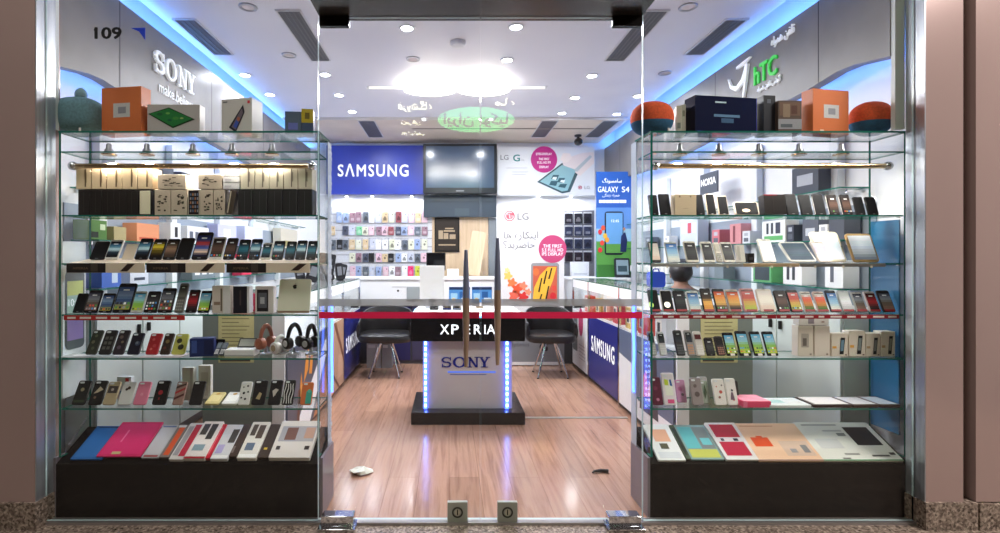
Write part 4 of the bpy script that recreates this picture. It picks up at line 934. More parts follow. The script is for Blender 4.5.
# ================================================================ DISPLAY CABINETS AT THE SHOP FRONT
YF, YK = 2.62, 2.84                                    # front and back of the glass shelves
SC = F/2.66                                            # pixels per metre where the goods stand
DARKWOOD = noise_mat('dark_veneer', (15, 13, 13), (23, 20, 19), 2, .5, stretch=(.4, 1, 6))
DARKWOOD.node_tree.nodes['Principled BSDF'].inputs['Specular IOR Level'].default_value = .08
SHZ = {'A': 1.622, 'B': 1.362, 'C': 1.086, 'D': .85, 'E': .58}
TOPZ = 2.062
BRASS = noise_mat('warm_brass', (196, 168, 128), (222, 198, 160), 4, .2, 1.)
HALO = M((255, 240, 214), .4, 0, 22., ec=(255, 232, 196))
WARM = M((255, 236, 200), .4, 0, 0)
def cabinet(x0, x1, label, inner, spots, rod):
    cx = (x0+x1)/2
    o = empty('display_cabinet', label, 'display cabinet', (cx, YF, 0))
    L = Vector((-cx, -YF, 0))
    def d(b, n, lab=None, smooth=False):
        q = b.build(n, o, tuple(L), smooth=smooth)
        if lab: plabel(q, lab)
        return q
    # base with a sloped top
    b = MB(); xs = (x0-.012, x1+.012); zf, zb = .285, .405
    prof = [(YF-.012, .0), (YF-.012, zf), (YK+.0, zb), (YK+.0, .0)]
    b.add([(xs[0], p[0], p[1]) for p in prof] + [(xs[1], p[0], p[1]) for p in prof], [(0, 3, 2, 1), (4, 5, 6, 7), (0, 1, 5, 4), (1, 2, 6, 5), (2, 3, 7, 6), (3, 0, 4, 7)], DARKWOOD)
    d(b, 'base_box', 'dark veneered base')
    b = MB()
    for xx in xs:
        s = -1 if xx == xs[0] else 1
        b.box(min(xx, xx+.014*s), YF-.012, 0, max(xx, xx+.014*s), YK+.01, .318, noise_mat('grey_side', (112, 104, 112), (126, 118, 124), 4, .3)); 
    d(b, 'side_board', 'grey side board')
    for n, xx in (('side_pane', x0), ('side_pane', x1)):
        b = MB(); b.box(xx-.006, YF, .318, xx+.006, YK, TOPZ, GLASS, EDGE, 'x'); d(b, n)
    b = MB(); b.box(x0-.006, YF-.004, TOPZ, x1+.006, YK, TOPZ+.010, SHELFGLASS, EDGE, 'z'); d(b, 'top_pane')
    for k, z in SHZ.items():
        b = MB(); b.box(x0+.005, YF+.004, z-.009, x1-.005, YK-.004, z-.001, SHELFGLASS, EDGE, 'z'); d(b, 'glass_shelf')
    b = MB(); b.box(x0+.007, YF-.002, 1.955, x1-.007, YK-.02, 1.963, SHELFGLASS, EDGE, 'z'); q = d(b, 'lamp_shelf')
    for px in spots:
        X = wx(px, YF+.03); b = MB()
        b.lathe([(.024, 1.948), (.036, 1.948), (.038, 1.953), (.024, 1.954)], BRASS, X, YF+.03, 18)
        b.lathe([(.022, 1.964), (.022, 1.975), (.014, 1.985), (.014, 2.005), (.008, 2.012), (.001, 2.012)], M((150, 152, 158), .3, .7), X, YF+.03, 14)
        q = d(b, 'spotlight', smooth=True)
        b = MB(); b.add([(X+.024*math.cos(2*PI*i/14), YF+.03+.024*math.sin(2*PI*i/14), 1.949) for i in range(14)], [tuple(reversed(range(14)))], HALO); w = b.build('bulb', q, smooth=False)
        light_area('halogen_light', (X, YF+.03, 1.94), .045, 2.6, (1, .9, .78), parent=None)
    xa, xb = rod; b = MB(); yr, zr = YF+.016, wz(166, YF+.016)
    b.tube([(wx(xa, yr), yr, zr), (wx(xb, yr), yr, zr)], .014, BRASS, 14)
    for xx in (wx(xa, yr), wx(xb, yr)): b.ell((xx, yr, zr), (.024, .024, .024), CHROME, 14, 10)
    d(b, 'rail', 'brass rail with ball ends', True)
    # pegs that carry the shelves
    b = MB()
    for z in SHZ.values():
        for xx in (x0+.008, x1-.008):
            for yy in (YF+.03, YK-.03): b.box(xx-.006, yy-.006, z-.014, xx+.006, yy+.006, z-.0095, CHROME)
    d(b, 'shelf_pegs')
    # crystal strip and blue rope light on the doorway side
    xi = x1+.02 if inner > 0 else x0-.02
    b = MB(); CR = frost_mat('crystal_strip', (212, 222, 236), .58); rr = random.Random(9); n = 60
    for i in range(n):
        z = .33 + i*(1.70/n); w = rr.uniform(.010, .022); yy = YK - rr.uniform(.02, .05)
        b.add([(xi-.004, yy-w, z), (xi+.006, yy, z+.004), (xi-.004, yy+w, z+.012), (xi+.004, yy+w*.4, z+.026), (xi-.003, yy-w*.8, z+.024)], [(0, 1, 2, 3, 4)], CR)
    b.box(xi-.007, YK-.075, .32, xi-.004, YK, 2.05, CR)
    d(b, 'crystal_strip', 'frosted crystal strip')
    b = MB(); path = [(xi+.012*inner, YK-.05+.006*math.sin(i*.9), .62 + i*.045) for i in range(12)]
    b.tube(path, .007, M((70, 110, 255), .4, 0, 5., ec=(70, 110, 255)), 8); d(b, 'rope_light', 'blue rope light', True)
    return o
XA0, XA1 = wx(60, YF), wx(318.5, YF)
XB0, XB1 = wx(651.5, YF), wx(905, YF)
cabinet(XA0, XA1, 'glass display cabinet on the left side of the doors, full of phones', 1, (109, 147, 193, 232, 272), (73, 312))
cabinet(XB0, XB1, 'glass display cabinet on the right side of the doors, full of phones', -1, (680, 719, 759, 799, 841), (655, 888))

YP = 2.66
def X(px): return wx(px, YP)
def put(o, x, z, lean=0., d=0., y=YP, roll=0.):
    o.rotation_euler = (-lean, roll, 0); o.location = (x, y, z + d*math.sin(lean) + .001 + abs(math.sin(roll))*.03)
    return o
SCR = {
 'dark': [(14, 16, 20)], 'teal': [(16, 22, 28), (40, 110, 130), (18, 26, 32)], 'night': [(14, 18, 26), (70, 120, 150), (190, 220, 230), (30, 44, 60), (14, 16, 20)],
 'yellow': [(30, 26, 16), (226, 200, 60), (90, 76, 20), (20, 18, 14)], 'warm': [(40, 30, 26), (140, 110, 90), (60, 46, 40)], 'brown': [(30, 24, 22), (90, 66, 56), (46, 36, 34)],
 'home': [(60, 66, 80), (120, 126, 136), (90, 80, 70), (120, 90, 80)], 'blue': [(50, 70, 120), (120, 140, 170), (60, 80, 120), (160, 150, 70)], 'grass': [(104, 176, 214), (150, 200, 220), (130, 180, 80), (170, 190, 60)],
 'white': [(232, 238, 244), (214, 224, 236), (240, 242, 246)], 'orange': [(196, 70, 40), (232, 150, 70), (220, 170, 90), (50, 40, 36)], 'flame': [(30, 26, 26), (60, 40, 24), (240, 180, 90), (220, 150, 70)],
 'rose': [(200, 110, 110), (190, 80, 70), (200, 160, 80), (170, 180, 70)], 'leaf': [(206, 206, 200), (214, 90, 70), (196, 120, 60), (70, 110, 50)], 'grid': [(34, 36, 38), (60, 62, 64), (38, 38, 40)], 'red': [(60, 20, 24), (160, 40, 46), (40, 30, 32)],
 'silver': [(196, 198, 200), (226, 228, 230), (180, 182, 184)], 'pale': [(226, 216, 206), (236, 228, 218), (216, 196, 180)], 'sea': [(70, 110, 170), (140, 180, 210), (206, 210, 200)],
}
def screen(parent, x0, z0, x1, z1, style, em=.3, icons=None, y=-.001, name='screen', seed=0):
    b = MB(); cs = SCR[style] if isinstance(style, str) else style; n = len(cs); em = em*.5; em = em if em > .2 else em*.6; lit = style != 'dark'
    if n > 1:
        k = 9 if n < 5 else 12; src = cs
        def at(u):
            u = u*(len(src)-1); i = min(int(u), len(src)-2); f = u-i; f = f*f*(3-2*f)
            return tuple(int(round((src[i][q]*(1-f) + src[i+1][q]*f)/4)*4) for q in range(3))
        cs = [at(i/(k-1)) for i in range(k)]; n = k
    for i, c in enumerate(cs):
        za = z1 - (z1-z0)*(i+1)/n; zb = z1 - (z1-z0)*i/n
        b.patch(x0, za, x1, zb, M(c, .3, 0, em if lit else 0, sp=.12), y)
    if n > 1 and z1-z0 > x1-x0 and sum(cs[1]) < 600:
        ww = x1-x0; b.patch(x0+ww*.3, z1-(z1-z0)*.2, x0+ww*.7, z1-(z1-z0)*.14, M((226, 228, 230), .3, 0, em, sp=.12), y-.0003); b.patch(x0, z1-(z1-z0)*.04, x1, z1, M((26, 26, 30), .3, sp=.12), y-.0003)
    if icons:
        r = random.Random(seed); w = (x1-x0)
        for j in range(icons):
            for i in range(4):
                cx = x0 + w*(.14+.24*i); cz = z0 + (z1-z0)*(.09 + .17*j)
                b.patch(cx-w*.075, cz-w*.08, cx+w*.075, cz+w*.08, M(r.choice([(220, 90, 70), (80, 150, 220), (240, 240, 240), (90, 150, 80), (210, 180, 90), (60, 60, 70), (60, 60, 70), (150, 150, 156)]), .25, 0, em), y-.0004)
    return b.build(name, parent, smooth=False)
def phone(x0, x1, yt, yb, z, label, cat='phone', body=(18, 18, 20), style='dark', lean=.42, icons=None, group=None, y=YP, button=True, em=.3, frame=None, d=.010, roll=0., land=False):
    w = (x1-x0)/SC; h = (yb-yt)/SC/math.cos(lean)*1.04
    b = MB(); b.rbox(w, h, d, M(body, .3, sp=.12), r=min(w, h)*.12, c=.0018)
    o = b.build('tablet' if cat == 'tablet' else 'phone'); put(o, X((x0+x1)/2), z, lean, d, y, roll); tag(o, label, cat, group)
    m = w*.07; t = h*.1 if not land else h*.08
    if body[0] > 120 and style == 'dark' or frame: b = MB(); b.rbox(w*.9, h*.94, .0008, M(frame or (16, 16, 18), .3, sp=.12), r=w*.06, z=h*.03, y=-.0006, c=.0001); b.build('front_glass', o, smooth=False)
    screen(o, -w/2+m, t, w/2-m, h-t, style, em, icons, -.0013, seed=int(x0))
    if button:
        b = MB()
        if land: b.disc(w/2-m*.45, h/2, m*.3, m*.3, M((90, 92, 96), .3), -.0013, 10)
        else: b.patch(-w*.1, t*.3, w*.1, t*.62, M((110, 112, 116) if body[0] < 120 else (190, 192, 196), .3), -.0013)
        b.build('home_button', o, smooth=False)
        b = MB()
        if not land: b.patch(-w*.13, h-t*.55, w*.13, h-t*.4, M((70, 70, 74), .3), -.0013); b.build('earpiece', o, smooth=False)
    return o
def pbox(x0, x1, yt, yb, z, label, c, prints=(), d=.06, lean=0., group=None, y=YP, rough=.4, rz=0., cat='box', name='phone_box', r=.002, roll=0.):
    w = (x1-x0)/SC; h = (yb-yt)/SC/math.cos(lean)
    o = board(name, w*.985, h, d, M(c, rough), (0, 0, 0), 0, [(p[0], p[1], p[2], p[3], M(p[4], .35), p[5] if len(p) > 5 else 0) for p in prints], r=r)
    put(o, X((x0+x1)/2), z, lean, d, y, roll); o.rotation_euler.z = rz
    return tag(o, label, cat, group)
def speckle(n, seed, c, area=(.15, .15, .85, .85), s=.08):
    r = random.Random(seed); out = []
    for i in range(n):
        a, e = r.uniform(area[0], area[2]-s), r.uniform(area[1], area[3]-s*.5); out.append((a, e, a+s*r.uniform(.5, 1.6), e+s*r.uniform(.25, .7), c, 1))
    return out
def case(x0, x1, yt, yb, z, label, c, deco=(), lean=.5, cam=(222, 226, 230), group=None, roll=0., y=YP, d=.011, rough=.3):
    w = (x1-x0)/SC; h = (yb-yt)/SC/math.cos(lean)*1.03
    b = MB(); b.rbox(w, h, d, M(c, rough), r=w*.16, c=.003)
    o = b.build('phone_case'); put(o, X((x0+x1)/2), z, lean, d, y, roll); tag(o, label, 'phone case', group)
    b = MB(); b.rbox(w*.34, h*.075, .001, M(cam, .3), r=h*.03, x=-w*.2, z=h*.87, y=-.0012, c=.0002); b.build('camera_cutout', o, smooth=False)
    if deco:
        b = MB()
        for k in deco:
            m = M(k[-1], .35)
            if k[0] == 'r': b.patch((k[1]-.5)*w, k[2]*h, (k[3]-.5)*w, k[4]*h, m, -.0012)
            elif k[0] == 'd': b.disc((k[1]-.5)*w, k[2]*h, k[3]*w, k[4]*w if len(k) > 5 else k[3]*w, m, -.0014, 12)
            elif k[0] == 'p': b.poly([((p[0]-.5)*w, p[1]*h) for p in k[1]], m, -.0015)
            elif k[0] == 'w':
                for i in range(k[1]):
                    x = -.5 + (i+.5)/k[1]; pts = [((x + .05*math.sin(j*1.1+i))*w*.9, (.06+.78*j/8)*h) for j in range(9)]
                    b.add([(p[0]+s*w*.035, -.0014, p[1]) for p in pts for s in (-1, 1)], [(2*j, 2*j+1, 2*j+3, 2*j+2) for j in range(8)], m)
        b.build('print', o, smooth=False)
    return o

# ------------------------------------------------ goods standing on top of the cabinets
ZT = TOPZ + .011
def plush(px, py0, py1, w, cols, label, tuft=None, pw=.85):
    h = (py1-py0)/SC*.97; r = w/2/SC; cx = wx(px, YP+.06)
    b = MB(); nv, nu = 18, 28
    FUR = noise_mat('plush_%d_%d' % (cols[0][0], cols[0][1]), tuple(int(v*.88) for v in cols[0]), cols[0], 90, .9, bump=.6)
    b.ell((0, 0, h/2), (r, r*.8, h/2), FUR, nu, nv, pw)
    if len(cols) > 1:
        F2 = noise_mat('plush_%d_%d' % (cols[1][0], cols[1][1]), tuple(int(v*.88) for v in cols[1]), cols[1], 90, .9, bump=.6)
        k = b.mi_(F2)
        for i, f in enumerate(b.f):
            if sum(b.v[j][2] for j in f)/len(f) < h*.36: b.mi[i] = k
    o = b.build('plush_ball', None, (cx, YP+.075, ZT)); tag(o, label, 'plush toy')
    b = MB(); b.rbox(.012, .02, .002, M((236, 232, 226), .6), r=.002, x=r*.5, z=.004, y=-r*.74); b.build('cloth_label', o)
    if tuft:
        b = MB(); b.ell((.0, 0, h+.02), (.032, .028, .038), noise_mat('plush_tuft', tuple(int(v*.88) for v in tuft), tuft, 90, .9, bump=.6), 14, 10); b.build('tuft', o)
    return o
plush(79, 93, 133, 45, [(104, 142, 154)], 'plain blue-grey plush ball with a round tuft on the glass top', (134, 168, 178), .7)
plush(653, 97, 133, 42, [(232, 92, 44), (36, 96, 136)], 'orange and blue plush ball beside the slim white boxes')
plush(873, 97, 133, 38, [(232, 92, 44), (36, 96, 136)], 'orange and blue plush ball beside the orange box and the steel jamb')
def obox(x0, x1, yt, label, rz):
    w = (x1-x0)/SC; h = (133-yt)/SC
    o = board('orange_box', w, h, .07, noise_mat('orange_card', (214, 112, 58), (226, 124, 68), 5, .4), (0, 0, 0), 0, [(.3, .36, .72, .66, M((206, 204, 206), .4)), (.42, .44, .62, .58, M((150, 150, 160), .4), 1), (.2, .05, .3, .09, M((240, 220, 200), .4))])
    o.location = (wx((x0+x1)/2, YP+.03), YP+.03, ZT); o.rotation_euler = (0, 0, rz); return tag(o, label, 'box')
obox(98.5, 144, 85.5, 'orange box with a small grey label beside the blue-grey plush', -.16)
obox(809, 853, 88, 'orange box with a small grey label beside the last orange plush', .2)
def tbox(x0, x1, yt, c, d, rz, label, prints=(), y=YP+.03, yb=133):
    w = (x1-x0)/SC; h = (yb-yt)/SC
    o = board('tablet_box', w, h, d, M(c, .35), (wx((x0+x1)/2, y), y, ZT), rz, [(p[0], p[1], p[2], p[3], M(p[4], .3), p[5] if len(p) > 5 else 0) for p in prints]); return tag(o, label, 'box'), w, h
o, w, h = tbox(147, 200, 103, (196, 190, 190), .06, 0, 'light grey tablet box with a green tablet picture on the glass top')
b = MB(); P = lambda px, py: (wx(px, YP+.03)-wx(173.5, YP+.03), (133-py)/SC)
b.poly([P(148, 112.5), P(173, 127), P(195, 118), P(169, 106)], M((26, 60, 36), .3), -.0012); b.poly([P(150, 112.5), P(173, 125.5), P(192.5, 117.5), P(169, 107)], M((40, 130, 66), .3), -.0018)
for k, (px, py, r_, c) in enumerate(((168, 112, .012, (110, 180, 90)), (160, 113, .016, (30, 100, 60)), (176, 117, .018, (70, 150, 70)), (182, 117, .01, (150, 190, 110)), (170, 119, .012, (24, 96, 70)))): b.disc(P(px, py)[0], P(px, py)[1], r_, r_*.5, M(c, .3), -.0022 - k*.0002, 14)
b.build('tablet_picture', o, smooth=False)
o, w, h = tbox(219, 254, 97, (222, 218, 216), .10, -.22, 'white phone box with a dark phone picture on the glass top', [(.05, .9, .2, .94, (120, 120, 126))])
b = MB(); b.poly([(-w*.25, h*.2), (-w*.02, h*.05), (w*.27, h*.6), (w*.22, h*.82)], M((46, 48, 60), .3), -.0012); b.poly([(-w*.16, h*.21), (-w*.02, h*.12), (w*.22, h*.58), (w*.18, h*.72)], M((120, 110, 124), .3), -.0016); b.poly([(-w*.1, h*.22), (0, h*.16), (w*.08, h*.32), (w*.0, h*.4)], M((70, 96, 190), .3), -.002); b.disc(w*.07, h*.42, w*.05, w*.06, M((190, 110, 90), .3), -.0022, 12); b.build('phone_picture', o, smooth=False)
b = MB(); b.patch(w*.36, h*.84, w*.44, h*.92, M((210, 60, 80), .4), -.0012); b.build('sticker', o, smooth=False)
o, w, h = tbox(285, 301, 110, (96, 112, 136), .08, .1, 'grey-blue small box beside the yellow-topped box', [(.2, .2, .8, .5, (120, 130, 210))])
o, w, h = tbox(301.5, 313, 107.5, (70, 84, 120), .08, .15, 'small navy box with a yellow upper half at the doorway end', [(0, .45, 1, 1, (206, 180, 50)), (.3, .6, .7, .85, (120, 100, 40), 1)])
o, w, h = tbox(676.5, 681.5, 104, (222, 218, 208), .10, -.3, 'thin white box beside the orange plush, first of the slim boxes', [(.2, .2, .8, .4, (150, 150, 150))])
o, w, h = tbox(681.8, 685.6, 103, (206, 200, 190), .10, -.3, 'thin cream box squeezed between two slim boxes', [(.2, .6, .8, .8, (150, 140, 130))])
o, w, h = tbox(691.5, 761, 95, (16, 26, 58), .09, .16, 'large glossy navy box beside the small brown box', [(.3, .45, .72, .52, (90, 130, 170)), (.42, .3, .62, .42, (50, 90, 130)), (.03, .02, .6, .06, (40, 60, 190)), (.32, .82, .5, .86, (190, 214, 230))])
o.data.materials[0] = M((16, 26, 58), .1)
b = MB(); b.patch(w*.5-.004, 0, w*.5, h, M((50, 60, 150), .2), -.0012); b.build('edge_tape', o, smooth=False)
o, w, h = tbox(763, 776, 92.5, (18, 24, 36), .07, .1, 'narrow black-blue upright box behind the large navy box', [(.3, .8, .6, .9, (90, 96, 110))], YP+.05)
o, w, h = tbox(778, 802, 99, (88, 70, 62), .06, .02, 'small brown glossy box beside the orange box', [(.05, .55, .95, .95, (110, 84, 70)), (.2, .5, .5, .9, (140, 120, 100), 1), (.0, .15, 1, .45, (150, 150, 156)), (.1, .2, .6, .3, (90, 96, 104), 1), (.55, .6, .8, .85, (90, 60, 50), 2)])

# ------------------------------------------------ shelf A, left side: upright phone boxes in two tiers
zA = SHZ['A']; yA = 215
SL = 'left-side cabinet'
g = 'black phone boxes on the top shelf, left side'
tops = []
low = []
for i in range(5): pbox(78+i*12, 89.6+i*12, 189.5, yA, zA, 'black phone box, %s of five at the outer end, lower tier, left-side top shelf' % ORD[i], (30, 27, 26), [(.46, .1, .5, .9, (52, 48, 46))], .09, group=g)
pbox(139, 151.5, 189.5, yA, zA, 'pale phone box with a lit phone front next to black boxes, left-side top shelf', (20, 20, 22), [(.06, .04, .92, .96, (240, 234, 206))], .09)
def printed(x0, x1, yt, yb, z, label, seed, y=YP, d=.09):
    return pbox(x0, x1, yt, yb, z, label, (204, 190, 172), speckle(16, seed, (70, 62, 54), s=.12), d, y=y, group='printed beige phone boxes, left side')
printed(154.5, 170.5, 189.5, yA, zA, 'beige phone box with dark print, first in the lower middle, left-side top shelf', 1)
printed(171, 187, 189.5, yA, zA, 'beige phone box with dark print, beside the black icon-grid box, left side', 2)
pbox(187.8, 199.6, 189.5, yA, zA, 'black phone box showing a grid of icons between beige boxes, left side', (196, 186, 172), [(.08, .03, .94, .97, (26, 24, 28))] + [(.18+.2*i, .12+.16*j, .30+.2*i, .22+.16*j, [(150, 150, 160), (90, 110, 140), (170, 120, 90)][(i+j) % 3], 1) for i in range(4) for j in range(5)], .09)
printed(200, 213, 189.5, yA, zA, 'beige phone box with dark print, just after the icon-grid box, left side', 3)
printed(213.5, 224.5, 189.5, yA, zA, 'beige phone box with dark print, before the slanted box, left side', 4)
pbox(226, 232.5, 190.5, yA, zA, 'slanted brown-black phone box leaning on the beige boxes, left-side top shelf', (74, 66, 56), [(.1, .05, .3, .95, (200, 190, 170))], .09, roll=.16)
for i in range(5): pbox(238+i*15, 252.4+i*15, 189, yA, zA, 'charcoal phone box, %s of five at the doorway end, lower tier, left-side top shelf' % ORD[i], (40, 42, 44), [(.44, .08, .47, .92, (70, 72, 76)), (.9, .05, .98, .95, (56, 58, 60))], .09, group='charcoal phone boxes, left side')
zu = zA + 26.2/SC
for i in range(5): pbox(76+i*15.4, 91+i*15.4, 168, 189, zu, 'cream phone box, %s of five at outer end, upper tier, left-side top shelf' % ORD[i], (232, 208, 172), [(.58, .1, .68, .95, (110, 90, 66)), (.66, .3, .72, .8, (150, 126, 96), 1)], .09, group='cream phone boxes, left side outer end')
printed(157.5, 186, 174.5, 189, zu, 'wide beige printed box on the upper tier behind the brass rail, first, left side', 7)
printed(198, 222, 174.5, 189, zu, 'wide beige printed box on the upper tier before the white stack, left side', 8)
for i in range(3): pbox(223, 239.5, 170+i*6.4+.3, 176.2+i*6.4, zu + (2-i)*6.45/SC, 'flat white phone box, %s from the top of the white stack, left-side top shelf' % ORD[i], (238, 238, 242), [(.1, .3, .5, .6, (206, 206, 214))], .09, group='white box stack, left side')
for i in range(5): pbox(240.5+i*14.4, 254.5+i*14.4, 167.5, 188.8, zu, 'pale cream phone box, %s of five at the doorway end, upper tier, left side' % ORD[i], (226, 218, 198), [(.52, .1, .6, .95, (120, 112, 100)), (.6, .35, .68, .8, (150, 142, 128), 1)], .09, group='cream phone boxes, left side doorway end')

# ------------------------------------------------ shelf B, left side: phones on white trays
zB = SHZ['B']
CARD = noise_mat('cream_tray', (226, 208, 186), (234, 218, 198), 4, .35)
for i, (x0, xm, x1) in enumerate(((73, 112, 150.5), (151.5, 190.5, 229), (230, 269.5, 313))):
    o = empty('phone_tray', '%s cream phone tray with a black name strip, left-side cabinet' % ('outer', 'middle', 'doorway-end')[i], 'display tray', (X((x0+x1)/2), YF-.009, zB))
    w = (x1-x0)/185.9
    b = MB(); b.loops([[(-w/2, .0, .0), (w/2, .0, .0), (w/2, .0, -.052), (-w/2, .0, -.052)], [(-w/2, .006, .0), (w/2, .006, .0), (w/2, .006, -.052), (-w/2, .006, -.052)]], CARD); b.add([(-w/2, .014, .001), (w/2, .014, .001), (w/2, .20, .026), (-w/2, .20, .026), (-w/2, .20, .001), (w/2, .20, .001)], [(0, 1, 2, 3), (3, 2, 5, 4), (0, 3, 4), (1, 5, 2)], CARD)
    o2 = b.build('tray_body', o, smooth=False)
    b = MB(); wm = (xm-x0)/185.9; b.patch(-w/2, -.051, -w/2+wm, -.001, M((34, 30, 28), .3), -.001); 
    text(None, 'XPERIA', -w/2+wm*.36, -.028, wm*.4, .012, M((120, 96, 76), .4), -.0016, mb=b); b.patch(-w/2+wm*.62, -.045, -w/2+wm*.8, -.004, M((70, 62, 56), .3), -.0015); b.build('name_strip', o, smooth=False)
    b = MB(); xc = -w/2 + wm + .022; k = 1 if i < 2 else 1.4
    b.poly([(xc+.11, -.04), (xc+.15, -.04), (xc+.195, -.004), (xc+.155, -.004)] if i == 2 else [(xc+.055, -.044), (xc+.095, -.044), (xc+.135, -.004), (xc+.095, -.004)], M((52, 36, 32), .3), -.001); b.build('phone_picture', o, smooth=False)
Bp = [(82, 97, 240, 258, 'dark', 'dark phone with black screen at the outer end of the cream trays'), (97.5, 111, 237, 256.5, 'night', 'pale-bordered black phone with dark blue screen, second on the cream trays'),
      (128, 141, 236, 257, 'night', 'blue-glowing black phone just after the empty slot, outer cream tray'), (142.5, 155.5, 236.5, 257, 'yellow', 'black phone with a glowing yellow screen on the cream tray'),
      (156.5, 169, 236.5, 257, 'warm', 'phone with a brownish screen beside the yellow-lit phone'), (169.8, 184, 236, 257.5, 'dark', 'wide switched-off black phone between brown-lit phone and big graphic phone'),
      (186, 202, 230, 257.5, [(24, 34, 70), (40, 60, 120), (190, 60, 60), (60, 80, 150), (220, 190, 170), (20, 26, 50)], 'big phone with a red and blue graphic on the middle cream tray'), (203.5, 217, 234.5, 257, 'brown', 'white-framed phone with brown screen after the big graphic phone'),
      (218.2, 229.5, 236, 257.5, 'brown', 'black phone with brown screen before the first teal phone, middle cream tray'), (231.5, 243, 237.5, 257.5, 'teal', 'black phone with teal screen, first on the doorway-end cream tray'),
      (244, 255, 237, 257.5, 'night', 'black phone with icy blue screen, second on the doorway-end cream tray'), (256.5, 266.5, 239.5, 256, 'teal', 'short phone with pale frame and teal screen, third on the doorway-end tray'),
      (267.8, 279, 239, 257.5, 'night', 'black phone with icy screen, fourth on the doorway-end tray'), (281.2, 291, 239.5, 257.5, 'teal', 'slim black phone with blue screen, fifth on the doorway-end tray'),
      (291.8, 302, 238.5, 257.5, 'night', 'black phone with icy screen, sixth on the doorway-end tray'), (303, 312.5, 238, 256.5, 'teal', 'black phone with blue screen at the doorway end of the cream trays')]
for i, (x0, x1, yt, yb, st, lab) in enumerate(Bp):
    body = (226, 222, 216) if i in (7, 11, 1) else (18, 18, 20)
    phone(x0, x1, yt, yb, zB + .014, lab + ', left side', style=st, body=body, lean=.5, y=YP+.05, icons=1 if i in (7, 8, 9, 10, 12) else None, em=.35, group='phones on the cream trays, left side')
b = MB(); b.rbox(.065, .10, .004, CARD, r=.004); o = b.build('price_card'); put(o, X(121), zB+.016, .5, .004, YP+.05); tag(o, 'blank cream price card in the empty slot of the outer tray, left side', 'card')

# ------------------------------------------------ shelf C, left side
zC = SHZ['C']
def strip(x0, x1, label, name='price_strip', dz=.0, col=(186, 48, 46), hh=.026):
    w = (x1-x0)/185.9; h = hh
    o = board(name, w, h, .003, M(col, .35), (wx((x0+x1)/2, YF-.012), YF-.0125, zC-.03+dz)); b = MB(); r = random.Random(int(x0)); x = -w/2+.02
    while x < w/2-.05:
        l = r.choice((.03, .045, .06)); b.patch(x, h*.3, x+l, h*.7, M((240, 226, 220), .4), -.001); x += l + r.uniform(.02, .035)
    b.build('print', o, smooth=False); tag(o, label, 'price strip'); return o
strip(64, 184.5, 'red price strip with white marks along the third shelf edge, left side')
Cp = [(72, 82.5, 294, 312, (20, 26, 24), 'dark', 'small dark green-black phone at the outer end above the red strip'), (83, 96.5, 291, 312, (18, 18, 20), 'home', 'black touch phone with grey home screen, second above the red strip'), (98, 110.5, 294, 312, (20, 22, 26), 'blue', 'black phone with blue and yellow screen, third above the red strip'),
      (111.5, 129.5, 284.5, 312, (22, 24, 30), 'blue', 'largest dark phone above the red strip, fourth along'), (130, 142, 290, 310, (206, 208, 204), 'grass', 'pale phone with light green screen beside the largest dark phone'), (143, 156, 290, 310, (24, 24, 26), 'grid', 'black keypad-grid phone, sixth above the red strip'),
      (157, 171, 289, 312, (18, 18, 20), 'home', 'black phone with home screen beside the slim bar phone'), (185, 195.5, 291, 312.5, (26, 20, 22), 'red', 'dark red-tinged phone beside the slim bar phone, doorway side'), (197, 208.5, 292, 312.5, (20, 22, 28), 'grass', 'small dark phone with bright green-blue screen before the white box')]
for i, (x0, x1, yt, yb, bd, st, lab) in enumerate(Cp): phone(x0, x1, yt, yb, zC, lab + ', left side', body=bd, style=st, icons=[None, 2, 1, 2, 1, 3, 3, None, 1][i], group='phones above the red strip, left side')
def barphone(x0, x1, yt, yb, z, label, body, scr, keyc, lean=.42, short=False, scrfrac=(.52, .9), group=None):
    w = (x1-x0)/SC; h = (yb-yt)/SC/math.cos(lean)*1.04; b = MB(); b.rbox(w, h, .013, M(body, .3), r=w*.2, c=.003); o = b.build('keypad_phone'); put(o, X((x0+x1)/2), z, lean, .013); tag(o, label, 'phone', group)
    screen(o, -w*.38, h*scrfrac[0], w*.38, h*scrfrac[1], scr, .15, y=-.0012)
    b = MB()
    for i in range(3):
        for j in range(4): b.patch(-w*.36 + i*w*.25, h*(.06+.1*j), -w*.36 + i*w*.25 + w*.2, h*(.06+.1*j)+h*.065, M(keyc, .3), -.0013)
    b.build('keypad', o, smooth=False); return o
barphone(173.5, 182.5, 284.5, 312, zC, 'slim bar phone with round grey keys above the red strip, left side', (96, 96, 92), [(60, 60, 58), (120, 120, 112)], (150, 150, 144))
pbox(212, 230.5, 285.5, 313, zC, 'cream-white phone box with a dark wave, first of three boxes, left-side third shelf', (216, 206, 196), [(.46, .08, .56, .9, (120, 108, 96)), (.6, .0, 1, 1, (226, 224, 226)), (.1, .3, .44, .42, (150, 130, 112))], .05)
pbox(233, 249.5, 286, 313, zC, 'black phone box with white side, middle of three boxes, left-side third shelf', (226, 228, 232), [(.0, .0, .86, 1, (26, 28, 40)), (.4, .3, .5, .85, (70, 60, 64), 1)], .05)
pbox(255, 273.5, 285.5, 312.5, zC, 'white phone box with a phone picture, last of three boxes, left-side third shelf', (226, 220, 218), [(.1, .07, .72, .88, (34, 34, 38)), (.18, .2, .64, .76, (96, 100, 108), 1), (.28, .35, .52, .6, (180, 184, 190), 2)], .05)
o = pbox(277, 309.5, 279, 312.5, zC, 'silver-white tablet seen from the back with a dark fruit emblem, left-side third shelf', (226, 226, 206), [(0, .0, 1, .06, (150, 124, 104))], .010, .22, cat='tablet', name='tablet', r=.012)
b = MB(); ax, az, ar = .0, .145, .012
